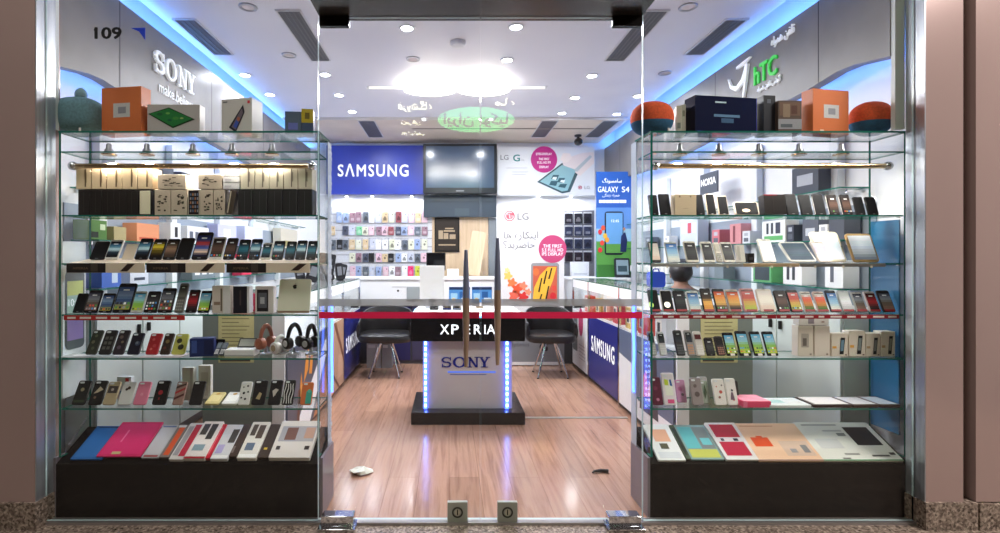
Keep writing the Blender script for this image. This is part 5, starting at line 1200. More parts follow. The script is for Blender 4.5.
b.poly([(ax + ar*(1-.12*math.sin(3*t)**2)*math.cos(t) - (.35*ar if abs(t) < .45 else 0)*(1-abs(t)/.45 if abs(t) < .45 else 0), az + ar*1.05*math.sin(t) - (.18*ar if abs(t-PI/2) < .3 else 0)) for t in [(-PI + 2*PI*i/36) for i in range(36)]], M((36, 36, 34), .3), -.0015); b.poly([(ax, az+ar*1.05), (ax+ar*.1, az+ar*1.4), (ax+ar*.45, az+ar*1.7), (ax+ar*.4, az+ar*1.3)], M((36, 36, 34), .3), -.0015); b.build('emblem', o, smooth=False)
pbox(240, 254, 277.5, 296, zC, 'small crimson box standing behind the boxes, left-side third shelf', (204, 50, 84), [(.1, .1, .5, .3, (240, 200, 210))], .03, y=YP+.09)

# ------------------------------------------------ shelf D, left side
zD = SHZ['D']
gD = 'phone cases on the headphone shelf, left side'
case(84.5, 95.5, 333, 355, zD+.006, 'olive-black patterned phone case at the outer end of the headphone shelf, left side', (44, 48, 36), [('d', .5, .75, .14, (90, 96, 70)), ('d', .4, .5, .16, (110, 110, 84)), ('d', .55, .25, .15, (84, 90, 66))], group=gD)
case(97.5, 110, 333, 355, zD+.006, 'black phone case with a grid of grey squares, second on the headphone shelf, left side', (34, 34, 36), [('r', .2, .2+.2*i, .45, .32+.2*i, (96, 98, 92)) for i in range(3)] + [('r', .55, .2+.2*i, .8, .32+.2*i, (96, 98, 92)) for i in range(3)], group=gD)
case(111.5, 123, 333, 355, zD+.006, 'purple-black patterned phone case, third on the headphone shelf, left side', (48, 42, 50), [('d', .4, .7, .16, (110, 96, 92)), ('d', .6, .5, .12, (130, 116, 96)), ('d', .45, .28, .18, (100, 84, 100))], group=gD)
case(126, 138.5, 335.5, 355, zD+.006, 'navy phone case with a swirl, fourth on the headphone shelf, left side', (26, 28, 44), [('d', .65, .5, .2, (70, 80, 110)), ('d', .6, .52, .12, (150, 156, 170))], group=gD)
case(144.5, 157, 335.5, 354.5, zD+.006, 'bright red phone case on the headphone shelf, left side', (168, 40, 46), [('d', .4, .7, .12, (206, 90, 90)), ('d', .6, .4, .15, (190, 70, 72)), ('d', .4, .25, .1, (210, 110, 100))], group=gD)
case(159, 169, 335.5, 354.5, zD+.006, 'dark brown blotched phone case beside the red one, left side', (52, 40, 34), [('d', .5, .6, .2, (130, 110, 70)), ('d', .4, .3, .15, (100, 50, 44))], group=gD)
case(170.5, 184, 336, 354.5, zD+.006, 'lime-yellow phone case with black flowers on the headphone shelf, left side', (190, 190, 96), [('d', .4, .65, .2, (60, 60, 40)), ('d', .62, .35, .22, (50, 52, 40)), ('d', .5, .5, .08, (220, 220, 170))], group=gD)
for i, (x0, x1, c, cn) in enumerate(((62, 100, (206, 212, 214), 'clear grey'), (102, 142, (190, 200, 204), 'clear blue-grey'), (143, 183, (222, 206, 208), 'clear pinkish'))):
    b = MB(); b.rbox((x1-x0)/SC, .1, .004, frost_mat('blister', c, .6), r=.006); o = b.build('blister_pack', None, (X((x0+x1)/2), YF+.008, zD), (-PI/2, 0, 0)); o.location.z += .0045; tag(o, '%s flat plastic pack lying at the front of the headphone shelf, left side' % cn, 'pack')
    b = MB(); b.patch(-.05, .03, .05, .07, M((230, 232, 234), .4), -.0006); b.build('paper_insert', o, smooth=False)
pbox(190.5, 213, 342, 360, zD, 'dark blue camera-shaped box in front of a black phone, left-side headphone shelf', (28, 44, 96), [(.08, .2, .3, .9, (60, 84, 150)), (.6, .1, .98, .9, (22, 34, 76))], .06, rz=.25)
phone(203.5, 214, 333.5, 346, zD+.001, 'black phone standing behind the dark blue box, left side', lean=.1, y=YP+.12)
for i, px in enumerate((213, 218.5)):
    o = barphone(px, px+5, 349, 359.5, zD, 'tiny white keypad handset, %s of two beside the dark blue box, left side' % ORD[i], (70, 78, 90), [(120, 130, 140)], (236, 238, 240), .8, group='tiny white keypads')
pbox(224, 254, 351, 357.5, zD, 'low white box lying before the yellow note, left-side headphone shelf', (234, 236, 236), [(0, 0, 1, .25, (180, 184, 186))], .08)
b = MB(); b.rbox(.1, .06, .004, M((60, 62, 60), .3), r=.003); o = b.build('photo_card'); put(o, X(242), zD+.038, .7, .004, YP+.05, .0); b = MB(); b.patch(-.042, .008, .042, .052, M((176, 178, 170), .3), -.0008); b.build('print', o, smooth=False); tag(o, 'small dark-framed photo card leaning on the low white box, left side', 'card')
def headphones(px, yt, w, c, cup, label, rz):
    h = (359-yt)/SC; r = w/SC/2
    o = empty('headphones', label, 'headphones', (X(px), YP+.075, zD+.001), rz, 'headphones on the fourth shelf, left side'); mm = M(c, .3)
    R = r*1.05; zc = h*.40
    b = MB(); b.tube([(R*math.cos(a), .0, zc + (h-zc-.008)*math.sin(a)) for a in [PI*i/20 for i in range(21)]], [.009 + .004*math.sin(PI*i/20) for i in range(21)], mm, 8); b.build('headband', o)
    for s in (-1, 1):
        q = MB(); xx = s*R
        prof = [(.004, -.024), (.024, -.024), (.034, -.016), (.036, .0), (.032, .014), (.02, .018), (.004, .018)]
        q.lathe([(a*.95, b_*s + 0) for a, b_ in prof] if s > 0 else [(a*.95, -b_) for a, b_ in prof][::-1], mm, 0, zc*.95, 18, 'x'); e = q.build('ear_cup', o, (xx, 0, 0))
        q = MB(); q.lathe([(.002, s*.019), (.017, s*.0195), (.019, s*.017)], M(cup, .25, .4), 0, zc*.95, 16, 'x'); q.build('cup_badge', e)
    b = MB(); b.lathe([(.035, 0), (.035, .006), (.012, .012), (.008, .03), (.008, zc*.55), (.001, zc*.55)], M((200, 202, 206), .2, .3)); 
    # the small stand belongs to the set
    b.build('stand', o)
    return o
headphones(261, 328.5, 15, (150, 92, 74), (196, 120, 92), 'copper-coloured headphones before the yellow note, fourth shelf, left side', 1.15)
headphones(276, 340, 13, (222, 222, 220), (190, 170, 140), 'white headphones next to the copper ones, fourth shelf, left side', 1.1)
headphones(290, 327.5, 16, (22, 22, 26), (206, 206, 210), 'black headphones beside the white ones, fourth shelf, left side', 1.0)
headphones(307.5, 328.5, 13, (24, 24, 28), (210, 212, 216), 'black headphones at the doorway end, fourth shelf, left side', 1.15)

# ------------------------------------------------ shelf E, left side: cases
zE = SHZ['E']; gE = 'phone cases on the fifth shelf, left side'; T = ', fifth shelf, left side'
case(70.5, 84, 387, 408, zE, 'black phone case with a pale emblem at the outer end' + T, (28, 28, 28), [('d', .5, .62, .14, (150, 140, 110)), ('r', .1, .1, .9, .2, (60, 70, 50))], group=gE)
case(87, 100.5, 387, 408, zE, 'black phone case with a cream leaf, second along' + T, (26, 24, 24), [('p', [(.2, .45), (.55, .75), (.85, .62), (.5, .5)], (190, 176, 150)), ('d', .4, .3, .1, (120, 96, 80))], group=gE)
case(101.5, 114, 388, 408, zE, 'tan and black patterned phone case, third along' + T, (176, 160, 128), [('r', .15, .5, .9, .8, (60, 54, 52)), ('d', .5, .65, .12, (170, 160, 150))], group=gE)
case(116.5, 130.5, 388, 408, zE, 'silver-white phone case with a small dark bow' + T, (206, 206, 204), [('d', .55, .72, .12, (70, 50, 40)), ('d', .4, .66, .1, (60, 44, 40))], group=gE)
case(132, 145.5, 388, 408, zE, 'plain pink phone case' + T, (214, 124, 150), [('d', .5, .45, .12, (224, 150, 170))], group=gE)
case(151, 165, 387, 408, zE, 'black phone case with a red emblem' + T, (24, 24, 26), [('d', .45, .5, .17, (150, 40, 50)), ('r', .38, .2, .5, .3, (120, 40, 46))], group=gE)
case(171.5, 182, 388, 408, zE, 'brown and red striped phone case' + T, (150, 120, 110), [('p', [(.05, .2), (.95, .4), (.95, .5), (.05, .3)], (80, 40, 40)), ('p', [(.05, .45), (.95, .65), (.95, .75), (.05, .55)], (160, 50, 56)), ('p', [(.05, .68), (.95, .85), (.95, .92), (.05, .78)], (70, 50, 46))], group=gE)
case(188, 201, 387.5, 408, zE, 'plain black phone case before the pale flat packs' + T, (30, 30, 32), group=gE)
for i, (x0, x1, c, cn) in enumerate(((204, 218, (206, 190, 130), 'yellowish'), (221, 236, (222, 222, 214), 'white'))):
    b = MB(); b.rbox((x1-x0)/SC, .11, .012, M(c, .4), r=.008); o = b.build('flat_pack', None, (X((x0+x1)/2), YP-.0, zE + .001), (-1.25, 0, .0)); o.location.z += .0125
    b = MB(); b.patch(-.03, .02, .03, .08, M(tuple(min(255, v+20) for v in c), .4), -.0008); b.disc(0, .09, .012, .01, M((190, 150, 70), .4), -.001, 10); b.build('print', o, smooth=False); tag(o, '%s flat case pack lying between black and dotted cases' % cn + T, 'pack')
case(237, 248.5, 388, 408, zE, 'white phone case with scattered black dots' + T, (226, 226, 222), [('d', .25, .3, .08, (30, 30, 32)), ('d', .6, .25, .1, (30, 30, 32)), ('d', .4, .5, .11, (30, 30, 32)), ('d', .75, .55, .08, (30, 30, 32)), ('d', .3, .75, .07, (30, 30, 32)), ('d', .65, .8, .09, (30, 30, 32))], group=gE)
case(250.5, 264, 386.5, 408, zE, 'black phone case with a beige bear-shaped patch' + T, (24, 24, 28), [('p', [(.3, .25), (.6, .2), (.7, .45), (.5, .5)], (176, 160, 120))], group=gE)
case(267, 279.5, 386.5, 408, zE, 'black phone case with a pale fan shape' + T, (26, 26, 30), [('p', [(.4, .3), (.25, .55), (.5, .65), (.75, .6)], (196, 190, 180)), ('d', .5, .4, .06, (150, 140, 130))], group=gE)
case(281, 292.5, 386.5, 408, zE, 'black and white wavy zebra-striped phone case' + T, (28, 28, 30), [('w', 4, (226, 226, 224))], group=gE)
case(299.5, 311, 387.5, 407, zE, 'orange and teal phone case at the doorway end' + T, (206, 110, 60), [('r', .45, .05, .95, .6, (60, 160, 140)), ('d', .7, .6, .16, (90, 180, 160))], group=gE)

# ------------------------------------------------ sloped base, left side
SLOPE = math.atan2(.12, .232); LB = PI/2 - SLOPE
def slope_item(x0, x1, v0, v1, th, c, label, prints=(), name='tablet_cover', cat='cover', group=None, roll=0., lift=0., r=.005, clear=False, rough=.4):
    """v0..v1: distance up the slope in metres from the front lip"""
    w = (x1-x0)/SC; h = v1-v0
    m = c if not isinstance(c, tuple) else M(c, rough)
    o = board(name, w, h, th, m, (0, 0, 0), 0, [(p[0], p[1], p[2], p[3], M(p[4], .35), p[5] if len(p) > 5 else 0) for p in prints], r=r)
    yy = YF-.012 + v0*math.cos(SLOPE); zz = .287 + v0*math.sin(SLOPE) + (th*1.16+lift+.003)
    o.location = (wx((x0+x1)/2, yy), yy - (th+lift)*math.sin(SLOPE)*.0, zz); o.rotation_euler = (-LB, 0, 0)
    if roll: o.rotation_euler = (Matrix.Rotation(-LB, 3, 'X') @ Matrix.Rotation(roll, 3, 'Y')).to_euler()
    return tag(o, label, cat, group)
T = ', left-side base'
slope_item(70, 101, .012, .245, .010, (34, 92, 152), 'blue tablet cover with ring binding' + T, [(.08, .05, .92, .93, (40, 100, 164)), (.1, .93, .9, .97, (20, 50, 90), 1)])
slope_item(96, 140, .018, .262, .008, (196, 36, 92), 'large crimson-pink tablet cover' + T, [(.05, .06, .95, .94, (206, 44, 104)), (.3, .06, .5, .13, (190, 170, 120), 1), (.3, .4, .34, .75, (226, 110, 150), 1)], lift=.0125)
slope_item(141, 158.3, .02, .25, .012, (176, 176, 180), 'grey clear-fronted tablet cover' + T, [(.08, .1, .92, .9, (190, 188, 192)), (.1, .02, .9, .07, (150, 60, 60)), (.1, .92, .9, .96, (90, 110, 150))])
slope_item(158.5, 168.5, .02, .25, .014, (120, 110, 106), 'narrow pack with an orange strip' + T, [(.3, .06, .85, .9, (206, 82, 40)), (.1, .9, .9, .97, (206, 206, 206), 1)], 'accessory_pack', 'pack')
slope_item(168.5, 183, .0, .255, .018, (206, 200, 196), 'white pack with a crimson stripe' + T, [(.5, .08, .95, .95, (176, 36, 60)), (.1, .1, .45, .9, (150, 146, 150))], 'accessory_pack', 'pack')
slope_item(183.5, 204, .0, .262, .022, (226, 216, 210), 'white pack with two dark battery pictures above the red lip' + T, [(.1, .62, .42, .92, (70, 64, 62)), (.5, .5, .82, .92, (60, 56, 56)), (.15, .2, .7, .36, (130, 150, 160)), (0, 0, 1, .05, (160, 40, 50), 1)], 'accessory_pack', 'pack')
slope_item(204.5, 209.5, .01, .25, .016, (196, 30, 52), 'thin shiny red pack' + T, [(.3, .1, .45, .9, (230, 120, 130))], 'accessory_pack', 'pack')
slope_item(209.8, 226.8, .0, .24, .020, (206, 204, 206), 'grey-white pack with a lilac picture' + T, [(.55, .45, .95, .85, (70, 66, 64)), (.1, .15, .5, .4, (170, 160, 200)), (.05, .02, .95, .1, (236, 234, 232), 1)], 'accessory_pack', 'pack')
slope_item(228.2, 236, .02, .25, .018, (66, 50, 42), 'dark brown narrow pack beside the lilac-picture pack' + T, [(.1, .1, .4, .3, (120, 110, 104))], 'accessory_pack', 'pack')
slope_item(236.5, 255.5, .0, .255, .024, (224, 218, 208), 'white pack with dark cable pictures and a small blue photo' + T, [(.15, .6, .42, .92, (84, 72, 64)), (.5, .52, .85, .9, (84, 70, 62)), (.2, .2, .65, .4, (96, 110, 130)), (.05, .02, .95, .1, (240, 238, 234), 1)], 'accessory_pack', 'pack')
slope_item(257, 268, .015, .25, .016, (58, 44, 38), 'dark brown pack with a gold mark before the big white box' + T, [(.3, .22, .6, .28, (206, 176, 60))], 'accessory_pack', 'pack')
slope_item(268.5, 309, .0, .26, .026, (220, 212, 204), 'big white keyboard box with a brown picture' + T, [(.08, .42, .96, .84, (170, 166, 170)), (.22, .46, .5, .8, (120, 84, 76), 1), (.1, .2, .2, .3, (70, 62, 60), 1), (.8, .2, .92, .3, (50, 44, 42), 1), (.7, .5, .94, .8, (190, 150, 130), 1)], 'accessory_box', 'box')
b = MB()
for i in range(9): b.tube([(.006*math.cos(a), .004*i, .02*i + .006*math.sin(a)) for a in [2*PI*k/10 for k in range(11)]], .0016, CHROME, 5)
o = b.build('ring_binding', None, (X(68.5), YF+.05, .372)); o.rotation_euler = (-.7, 0, 0); tag(o, 'silver coil of key rings beside the blue tablet cover, left side', 'key rings')

for x0, x1, yt, yb, c, lab, prs, dy in ((103, 118, 368, 392, (216, 222, 226), 'white blister pack with blue and red marks behind the tan case', [(.2, .1, .5, .4, (110, 140, 170)), (.6, .75, .85, .95, (190, 60, 60)), (.55, .2, .9, .5, (70, 80, 90))], .11),
                     (172, 184, 370, 404, (214, 214, 206), 'tall pale box behind the striped case, first of two', [(.7, .0, .9, 1, (190, 190, 180))], .10), (186, 199, 367, 402, (222, 222, 212), 'tall pale box behind the striped case, second of two', [(.2, .1, .8, .8, (200, 198, 186))], .13)):
    pbox(x0, x1, yt, yb, zE, lab + ', fifth shelf, left side', c, prs, .03, y=YP+dy)

# ================================================================ GOODS IN THE hTC-SIDE CABINET
# ------------------------------------------------ top shelf: dark phones standing
zA = SHZ['A']; T = ', top shelf, right side'; gA = 'phones on the top shelf, right side'
Ap = [(651, 660, 193.5, 213.5, (22, 22, 24), 'slim black phone at the doorway end'), (661.5, 672.5, 192.5, 213.5, (20, 18, 18), 'black phone leaning beside the two-dot white box'),
      (698, 706.5, 193, 213.5, (20, 18, 18), 'narrow black phone after the two-dot white box'), (709, 718, 192.5, 213.5, (226, 210, 190), 'white-framed black phone, taller of a pair'), (720.5, 730.5, 194.5, 213.5, (226, 208, 186), 'white-framed black phone, shorter of a pair'),
      (789, 801, 192.5, 213.5, (20, 18, 20), 'wide black phone after the black slab box'), (803.5, 815, 193, 213.5, (20, 20, 22), 'plain black phone before the last white-edged ones'),
      (817.5, 828.5, 192.5, 213.5, (22, 22, 26), 'glossy black phone, fifth from the pillar end'), (832, 842, 193, 213.5, (30, 26, 26), 'white-sided black phone with faint icons, fourth from pillar end'),
      (845.5, 855, 193, 213.5, (28, 26, 28), 'black phone with white side, third from the pillar end'), (858.5, 868, 195.5, 213.5, (26, 26, 28), 'shorter black phone, second from the pillar end'), (870.5, 881, 195.5, 213.5, (24, 26, 24), 'black phone with a green glint at the pillar end')]
for i, (x0, x1, yt, yb, bd, lab) in enumerate(Ap):
    o = phone(x0, x1, yt, yb, zA, lab + T, body=bd, style='brown' if i in (8, 9) else 'dark', lean=.28, group=gA, em=.15, icons=1 if i in (8, 9) else None, y=YP+.01)
    if i in (7, 8, 9): b = MB(); b.patch(-.034, .004, -.0315, .108, M((226, 222, 220), .4), -.0004); b.build('white_edge', o, smooth=False)
pbox(674.5, 696.5, 192.5, 213.5, zA, 'pale gold box with two dark dots on its upper edge' + T, (236, 214, 182), [(.2, .85, .26, .92, (120, 90, 70)), (.7, .85, .76, .92, (120, 90, 70)), (.4, .3, .6, .34, (216, 190, 160))], .05)
phone(735.5, 760, 201, 213.5, zA, 'small phone lying on its side, pale moon on its screen' + T, body=(236, 222, 206), style='dark', lean=.3, button=False, land=True)
b = MB(); b.disc(0, 0, .02, .011, M((240, 214, 170), .3, 0, .6), 0, 18); o = bpy.data.objects['phone'] if False else None
mo = [q for q in C.objects if q.get('label', '').startswith('small phone lying on its side')][0]
b = MB(); b.disc(-.005, .024, .022, .010, M((244, 220, 180), .3, 0, .6), -.0022, 18); b.build('moon_picture', mo, smooth=False)
pbox(765, 787, 193.5, 213.5, zA, 'wide black slab box with a dark red top edge' + T, (22, 18, 18), [(0, .95, .6, 1, (150, 40, 56)), (.4, .1, .44, .9, (40, 34, 34))], .05, .12)
# ------------------------------------------------ tablet shelf
zB = SHZ['B']; T = ', tablet shelf, right side'; gB = 'small phones on the tablet shelf, right side'
phone(651.5, 661.5, 241, 261, zB, 'grey phone with a pale keypad screen at the doorway end' + T, body=(60, 62, 64), style='pale', group=gB)
phone(668, 680.5, 241, 261, zB, 'silver phone with a bright blue-grey screen' + T, body=(220, 222, 220), style='sea', group=gB, em=.5)
phone(687, 699.5, 240, 260.5, zB, 'white-framed black slider phone, first of three dark screens' + T, body=(228, 222, 206), style='grid', group=gB)
phone(704.5, 716, 240.5, 260.5, zB, 'white-framed dark phone beside a small remote' + T, body=(230, 224, 210), style='grid', group=gB)
barphone(717.5, 723.5, 240, 259, zB, 'narrow cream remote handset with dark keys' + T, (220, 212, 196), [(190, 184, 170)], (90, 84, 78))
phone(724.5, 736, 241, 260.5, zB, 'white-framed dark phone before the pale flip stand' + T, body=(230, 224, 210), style='grid', group=gB)
pbox(738, 746, 243, 260.5, zB, 'pale upright phone seen from its edge' + T, (216, 212, 204), [(.1, .1, .4, .9, (190, 186, 178))], .02, .2)
pbox(748, 754.5, 251, 260.5, zB, 'tiny black cube box' + T, (24, 22, 24), [(.2, .3, .8, .6, (70, 70, 74))], .03)
phone(763.5, 777, 238, 260.5, zB, 'white phone with a bright white screen on a low stand' + T, body=(240, 234, 226), style='white', em=.9)
def land_tab(x0, x1, yt, yb, lab, style, body, y, lean, em, back=False):
    return phone(x0, x1, yt, yb, zB, lab + T, cat='tablet', body=body, style=style, lean=lean, land=True, y=y, em=em)
land_tab(789, 816.5, 240.5, 260, 'small tablet with a dark blue-grey screen leaning back', [(90, 106, 120), (110, 124, 140), (84, 96, 110)], (232, 230, 224), YP-.01, .75, .25)
phone(818.5, 832, 240, 260, zB, 'white and lilac phone between two tablets' + T, body=(240, 228, 220), style=[(226, 214, 226), (206, 196, 220), (226, 220, 230)], lean=.6, em=.5, y=YP-.01)
land_tab(829, 859, 228, 258.5, 'large white tablet with a glaring white screen', 'white', (244, 232, 208), YP+.075, .42, .95)
land_tab(863, 890, 229, 257.5, 'gold-edged tablet with a bright screen at the pillar end', [(236, 240, 246), (220, 230, 240), (190, 196, 204), (120, 130, 140)], (214, 176, 124), YP+.06, .38, .7)
for i, (x0, x1, c) in enumerate(((652, 743, (176, 176, 172)), (744, 800, (206, 176, 140)), (801, 886, (128, 122, 116)))):
    w = (x1-x0)/185.9; b = MB(); b.rbox(w, .018, .006, M(c, .3, .5), r=.003)
    for k in range(3): b.rbox(.012, .012, .004, M((226, 214, 190), .3, .4), r=.003, x=-w*.33+k*w*.33, z=-.006, y=-.003)
    tag(b.build('shelf_rail', None, (wx((x0+x1)/2, YF-.01), YF-.008, zB-.02)), '%s metal rail along the tablet shelf edge, right side' % ('pale grey', 'coppery', 'dark grey')[i], 'rail')
# ------------------------------------------------ red strip shelf
zC = SHZ['C']; T = ' above the red strip, right side'; gC = 'phones above the red strip, right side'
strip(650.5, 776, 'red price strip along the third shelf edge, doorway half, right side', dz=.008, col=(150, 34, 46), hh=.022); strip(777, 899, 'red price strip along the third shelf edge, pillar half, right side', dz=.008, col=(150, 34, 46), hh=.022)
Cq = [(651, 661, 'dark', (24, 26, 24), 288.5, 'dark phone at the doorway end with a green glint'), (663.5, 675, 'dark', (206, 204, 198), 289, 'white-framed dark phone with a round white glow'), (676.5, 688, 'grid', (24, 22, 24), 289, 'black keypad-grid phone'),
      (690, 702, 'sea', (216, 216, 212), 289.5, 'white phone with a blue sea picture'), (704.5, 715, 'flame', (20, 18, 20), 287, 'black phone with a tall orange glow'), (717, 729, 'orange', (30, 26, 26), 287.5, 'dark phone with a fiery red and orange picture'),
      (730, 743, 'orange', (206, 190, 176), 288, 'pale phone with an orange picture'), (745, 759, 'rose', (210, 150, 150), 287, 'rosy phone with a red and green picture'), (761, 777, 'pale', (226, 214, 200), 287.5, 'large white phone with a pale page'),
      (779, 791, 'brown', (26, 22, 22), 289, 'black phone with a dull brown screen'), (792, 803.5, 'rose', (44, 42, 46), 288.5, 'grey phone with a pinkish screen'), (805.5, 816, 'leaf', (222, 214, 206), 290, 'white phone with red petals and leaf'),
      (818.5, 829.5, 'leaf', (214, 190, 180), 290, 'pale pink phone with red petals and leaf'), (831.5, 842, 'sea', (44, 50, 60), 289, 'dark phone with a blue screen'), (843.5, 855, 'silver', (200, 206, 206), 289.5, 'silver phone with a grey-white screen'),
      (857.5, 868, 'home', (190, 190, 186), 290.5, 'silver-edged phone with a dark greenish screen'), (870.5, 881.5, 'red', (206, 196, 196), 290, 'white-edged phone with a dark red screen'), (884, 896.5, 'home', (40, 40, 42), 289, 'dark grey phone at the pillar end')]
for i, (x0, x1, st, bd, yt, lab) in enumerate(Cq):
    o = phone(x0, x1, yt, 309, zC + .004, lab + T, style=st, body=bd, group=gC, em=.35, icons=1 if i in (5, 9, 10) else None)
    b = MB(); b.patch(-.028, .002, .028, .014, M((150, 34, 44), .4), -.0022); b.build('price_tab', o, smooth=False)
    if i in (0, 1): b = MB(); b.disc(-.004 if i else -.02, .04, .017 if i else .012, .017, M((246, 240, 220) if i else (190, 230, 110), .3, 0, .9), -.0024, 18); b.build('glow_picture', o, smooth=False)
# ------------------------------------------------ keypad phones and white boxes
zD = SHZ['D']; T = ', fourth shelf, right side'; gD = 'keypad phones on the fourth shelf, right side'
G1 = [(40, 44, 50), (60, 66, 74)]
barphone(651, 657.5, 335, 357, zD, 'dark and silver keypad phone at the doorway end' + T, (150, 154, 150), G1, (200, 204, 200), group=gD)
barphone(660.5, 668, 335.5, 357, zD, 'silver keypad phone with a black screen, second along' + T, (196, 198, 200), G1, (226, 226, 226), group=gD)
barphone(677.5, 686, 334, 357, zD, 'black slider keypad phone after the gap' + T, (44, 46, 50), G1, (84, 88, 94), group=gD)
barphone(688.5, 696, 334, 357, zD, 'grey keypad phone with orange-brown keys' + T, (150, 146, 146), G1, (200, 150, 116), group=gD)
barphone(697.5, 705.5, 335, 357, zD, 'white keypad phone with a small maroon screen' + T, (222, 216, 210), [(96, 44, 46)], (236, 232, 228), scrfrac=(.66, .86), group=gD)
phone(707.5, 716, 341, 357, zD, 'short black phone, first of two short ones' + T, style='grid', body=(26, 24, 26))
barphone(718, 726.5, 339.5, 357, zD, 'short black phone with a red-brown pad, second of two short ones' + T, (44, 34, 36), [(24, 24, 28)], (160, 110, 90))
for i, (x0, x1, yt) in enumerate(((727.5, 738, 335.5), (740.5, 752, 334), (755, 765.5, 334.5), (768, 779, 334.5))):
    o = phone(x0, x1, yt, 356.5, zD, 'black phone showing sky and field, %s of four%s' % (ORD[i], T), style='grass', body=(18, 20, 24), icons=2, em=.35, group='field-picture phones, right side')
    b = MB(); b.patch(-.012, .0, .012, .012, M((226, 220, 210), .4), -.003); b.build('price_tab', o, smooth=False)
BX = (222, 212, 198)
pbox(799, 829, 317.5, 326.5, zD + 30.7/SC + .002, 'white phone box lying across two upright boxes' + T, (226, 220, 216), [(.3, .2, .5, .8, (150, 140, 150)), (.75, .3, .85, .5, (180, 160, 150))], .05)
pbox(798, 813.5, 326.5, 357, zD, 'white upright phone box with faint phone picture under lying box' + T, BX, [(.2, .3, .7, .75, (176, 168, 158)), (.3, .35, .55, .6, (110, 104, 98), 1), (.75, .05, .88, .1, (150, 136, 120))], .05)
pbox(814.5, 830, 326.5, 357, zD, 'plain blank upright box under the lying box' + T, (226, 216, 204), [(.75, .05, .88, .1, (150, 136, 120))], .05)
for i, (x0, x1, yt, mk) in enumerate(((831.5, 848, 334, 'tilted'), (849, 865.5, 331.5, 'upright'), (866, 880.3, 334, 'grey-screened'), (881, 895.3, 332, 'last'))):
    o = pbox(x0, x1, yt, 357, zD, 'white box with black phone picture, %s of four towards pillar%s' % (ORD[i], T), BX, [(.05, .35, .3, .45, (226, 170, 80) if i < 2 else (190, 160, 120)), (.82, .05, .93, .1, (120, 100, 90), 1)], .05, group='white phone boxes, right side')
    w, h = (x1-x0)/SC, (357-yt)/SC; b = MB()
    b.poly([(-.02*w, .1*h), (.22*w, .1*h), (.32*w, .82*h), (.06*w, .82*h)], M((30, 32, 36), .3), -.0014); b.poly([(.02*w, .24*h), (.2*w, .24*h), (.26*w, .72*h), (.08*w, .72*h)], M([(110, 140, 160), (130, 140, 140), (120, 120, 120), (130, 130, 120)][i], .3), -.0018); b.build('phone_picture', o, smooth=False)
# ------------------------------------------------ cases and flat tablets
zE = SHZ['E']; T = ', fifth shelf, right side'; gE = 'phone cases on the fifth shelf, right side'
case(653.5, 664, 382, 407, zE, 'maroon phone case at the doorway end' + T, (92, 34, 58), [('d', .5, .2, .15, (190, 120, 150)), ('d', .4, .6, .2, (120, 50, 80))], lean=.35, group=gE)
case(664.5, 677.5, 377.5, 407, zE, 'white boxed phone case with lime and blue shapes' + T, (232, 224, 230), [('r', .2, .3, .8, .75, (236, 240, 226)), ('p', [(.2, .62), (.5, .6), (.5, .78), (.2, .8)], (196, 210, 70)), ('p', [(.62, .6), (.8, .58), (.72, .8), (.58, .78)], (50, 90, 160)), ('r', .3, .06, .8, .18, (220, 90, 140))], lean=.3, group=gE)
case(682, 692, 379, 400, zE, 'pink phone case with a dark flower' + T, (206, 150, 186), [('d', .4, .6, .2, (196, 110, 160)), ('d', .6, .35, .14, (120, 100, 116))], lean=.3, group=gE, y=YP+.05)
case(693, 704.5, 382, 407, zE, 'brownish clear phone case with a dark print' + T, (150, 140, 140), [('d', .5, .4, .22, (96, 84, 84)), ('d', .4, .7, .15, (110, 96, 96))], lean=.3, group=gE)
case(705.5, 714, 381, 402, zE, 'grey-green clear phone case with a leaf' + T, (150, 160, 146), [('p', [(.4, .2), (.7, .5), (.5, .85), (.3, .5)], (76, 92, 70))], lean=.3, group=gE, y=YP+.03)
case(708.5, 719, 376.5, 399, zE, 'tall white phone case with a navy figure' + T, (232, 230, 230), [('d', .45, .55, .16, (60, 70, 120)), ('d', .5, .4, .1, (80, 90, 140))], lean=.2, group=gE, y=YP+.10)
case(715.5, 727.5, 383, 407, zE, 'white floral phone case with a reddish figure' + T, (232, 228, 222), [('d', .6, .5, .14, (190, 90, 80)), ('d', .45, .3, .1, (150, 110, 100)), ('d', .3, .7, .06, (200, 120, 110)), ('d', .75, .75, .07, (120, 110, 120))], lean=.3, group=gE)
case(728.5, 739, 382.5, 407, zE, 'white phone case with a black dancing figure' + T, (234, 230, 226), [('d', .55, .55, .1, (40, 40, 44)), ('p', [(.3, .2), (.7, .2), (.6, .48), (.45, .48)], (120, 100, 116)), ('d', .6, .2, .1, (200, 110, 110))], lean=.3, group=gE)
case(739.5, 749, 382.5, 402, zE, 'plain dark grey phone case behind the pink box' + T, (52, 52, 54), lean=.2, group=gE, y=YP+.08)
o = pbox(740, 768, 401.5, 407.5, zE, 'flat pink box with a crimson front edge' + T, (222, 70, 110), [(0, 0, .15, 1, (230, 120, 150))], .13, y=YF+.012, rz=0)
b = MB(); b.add([(-.07, .004, .0336), (.07, .004, .0336), (.07, .126, .0336), (-.07, .126, .0336)], [(0, 1, 2, 3)], M((236, 150, 170), .4)); b.build('lid', o, smooth=False)
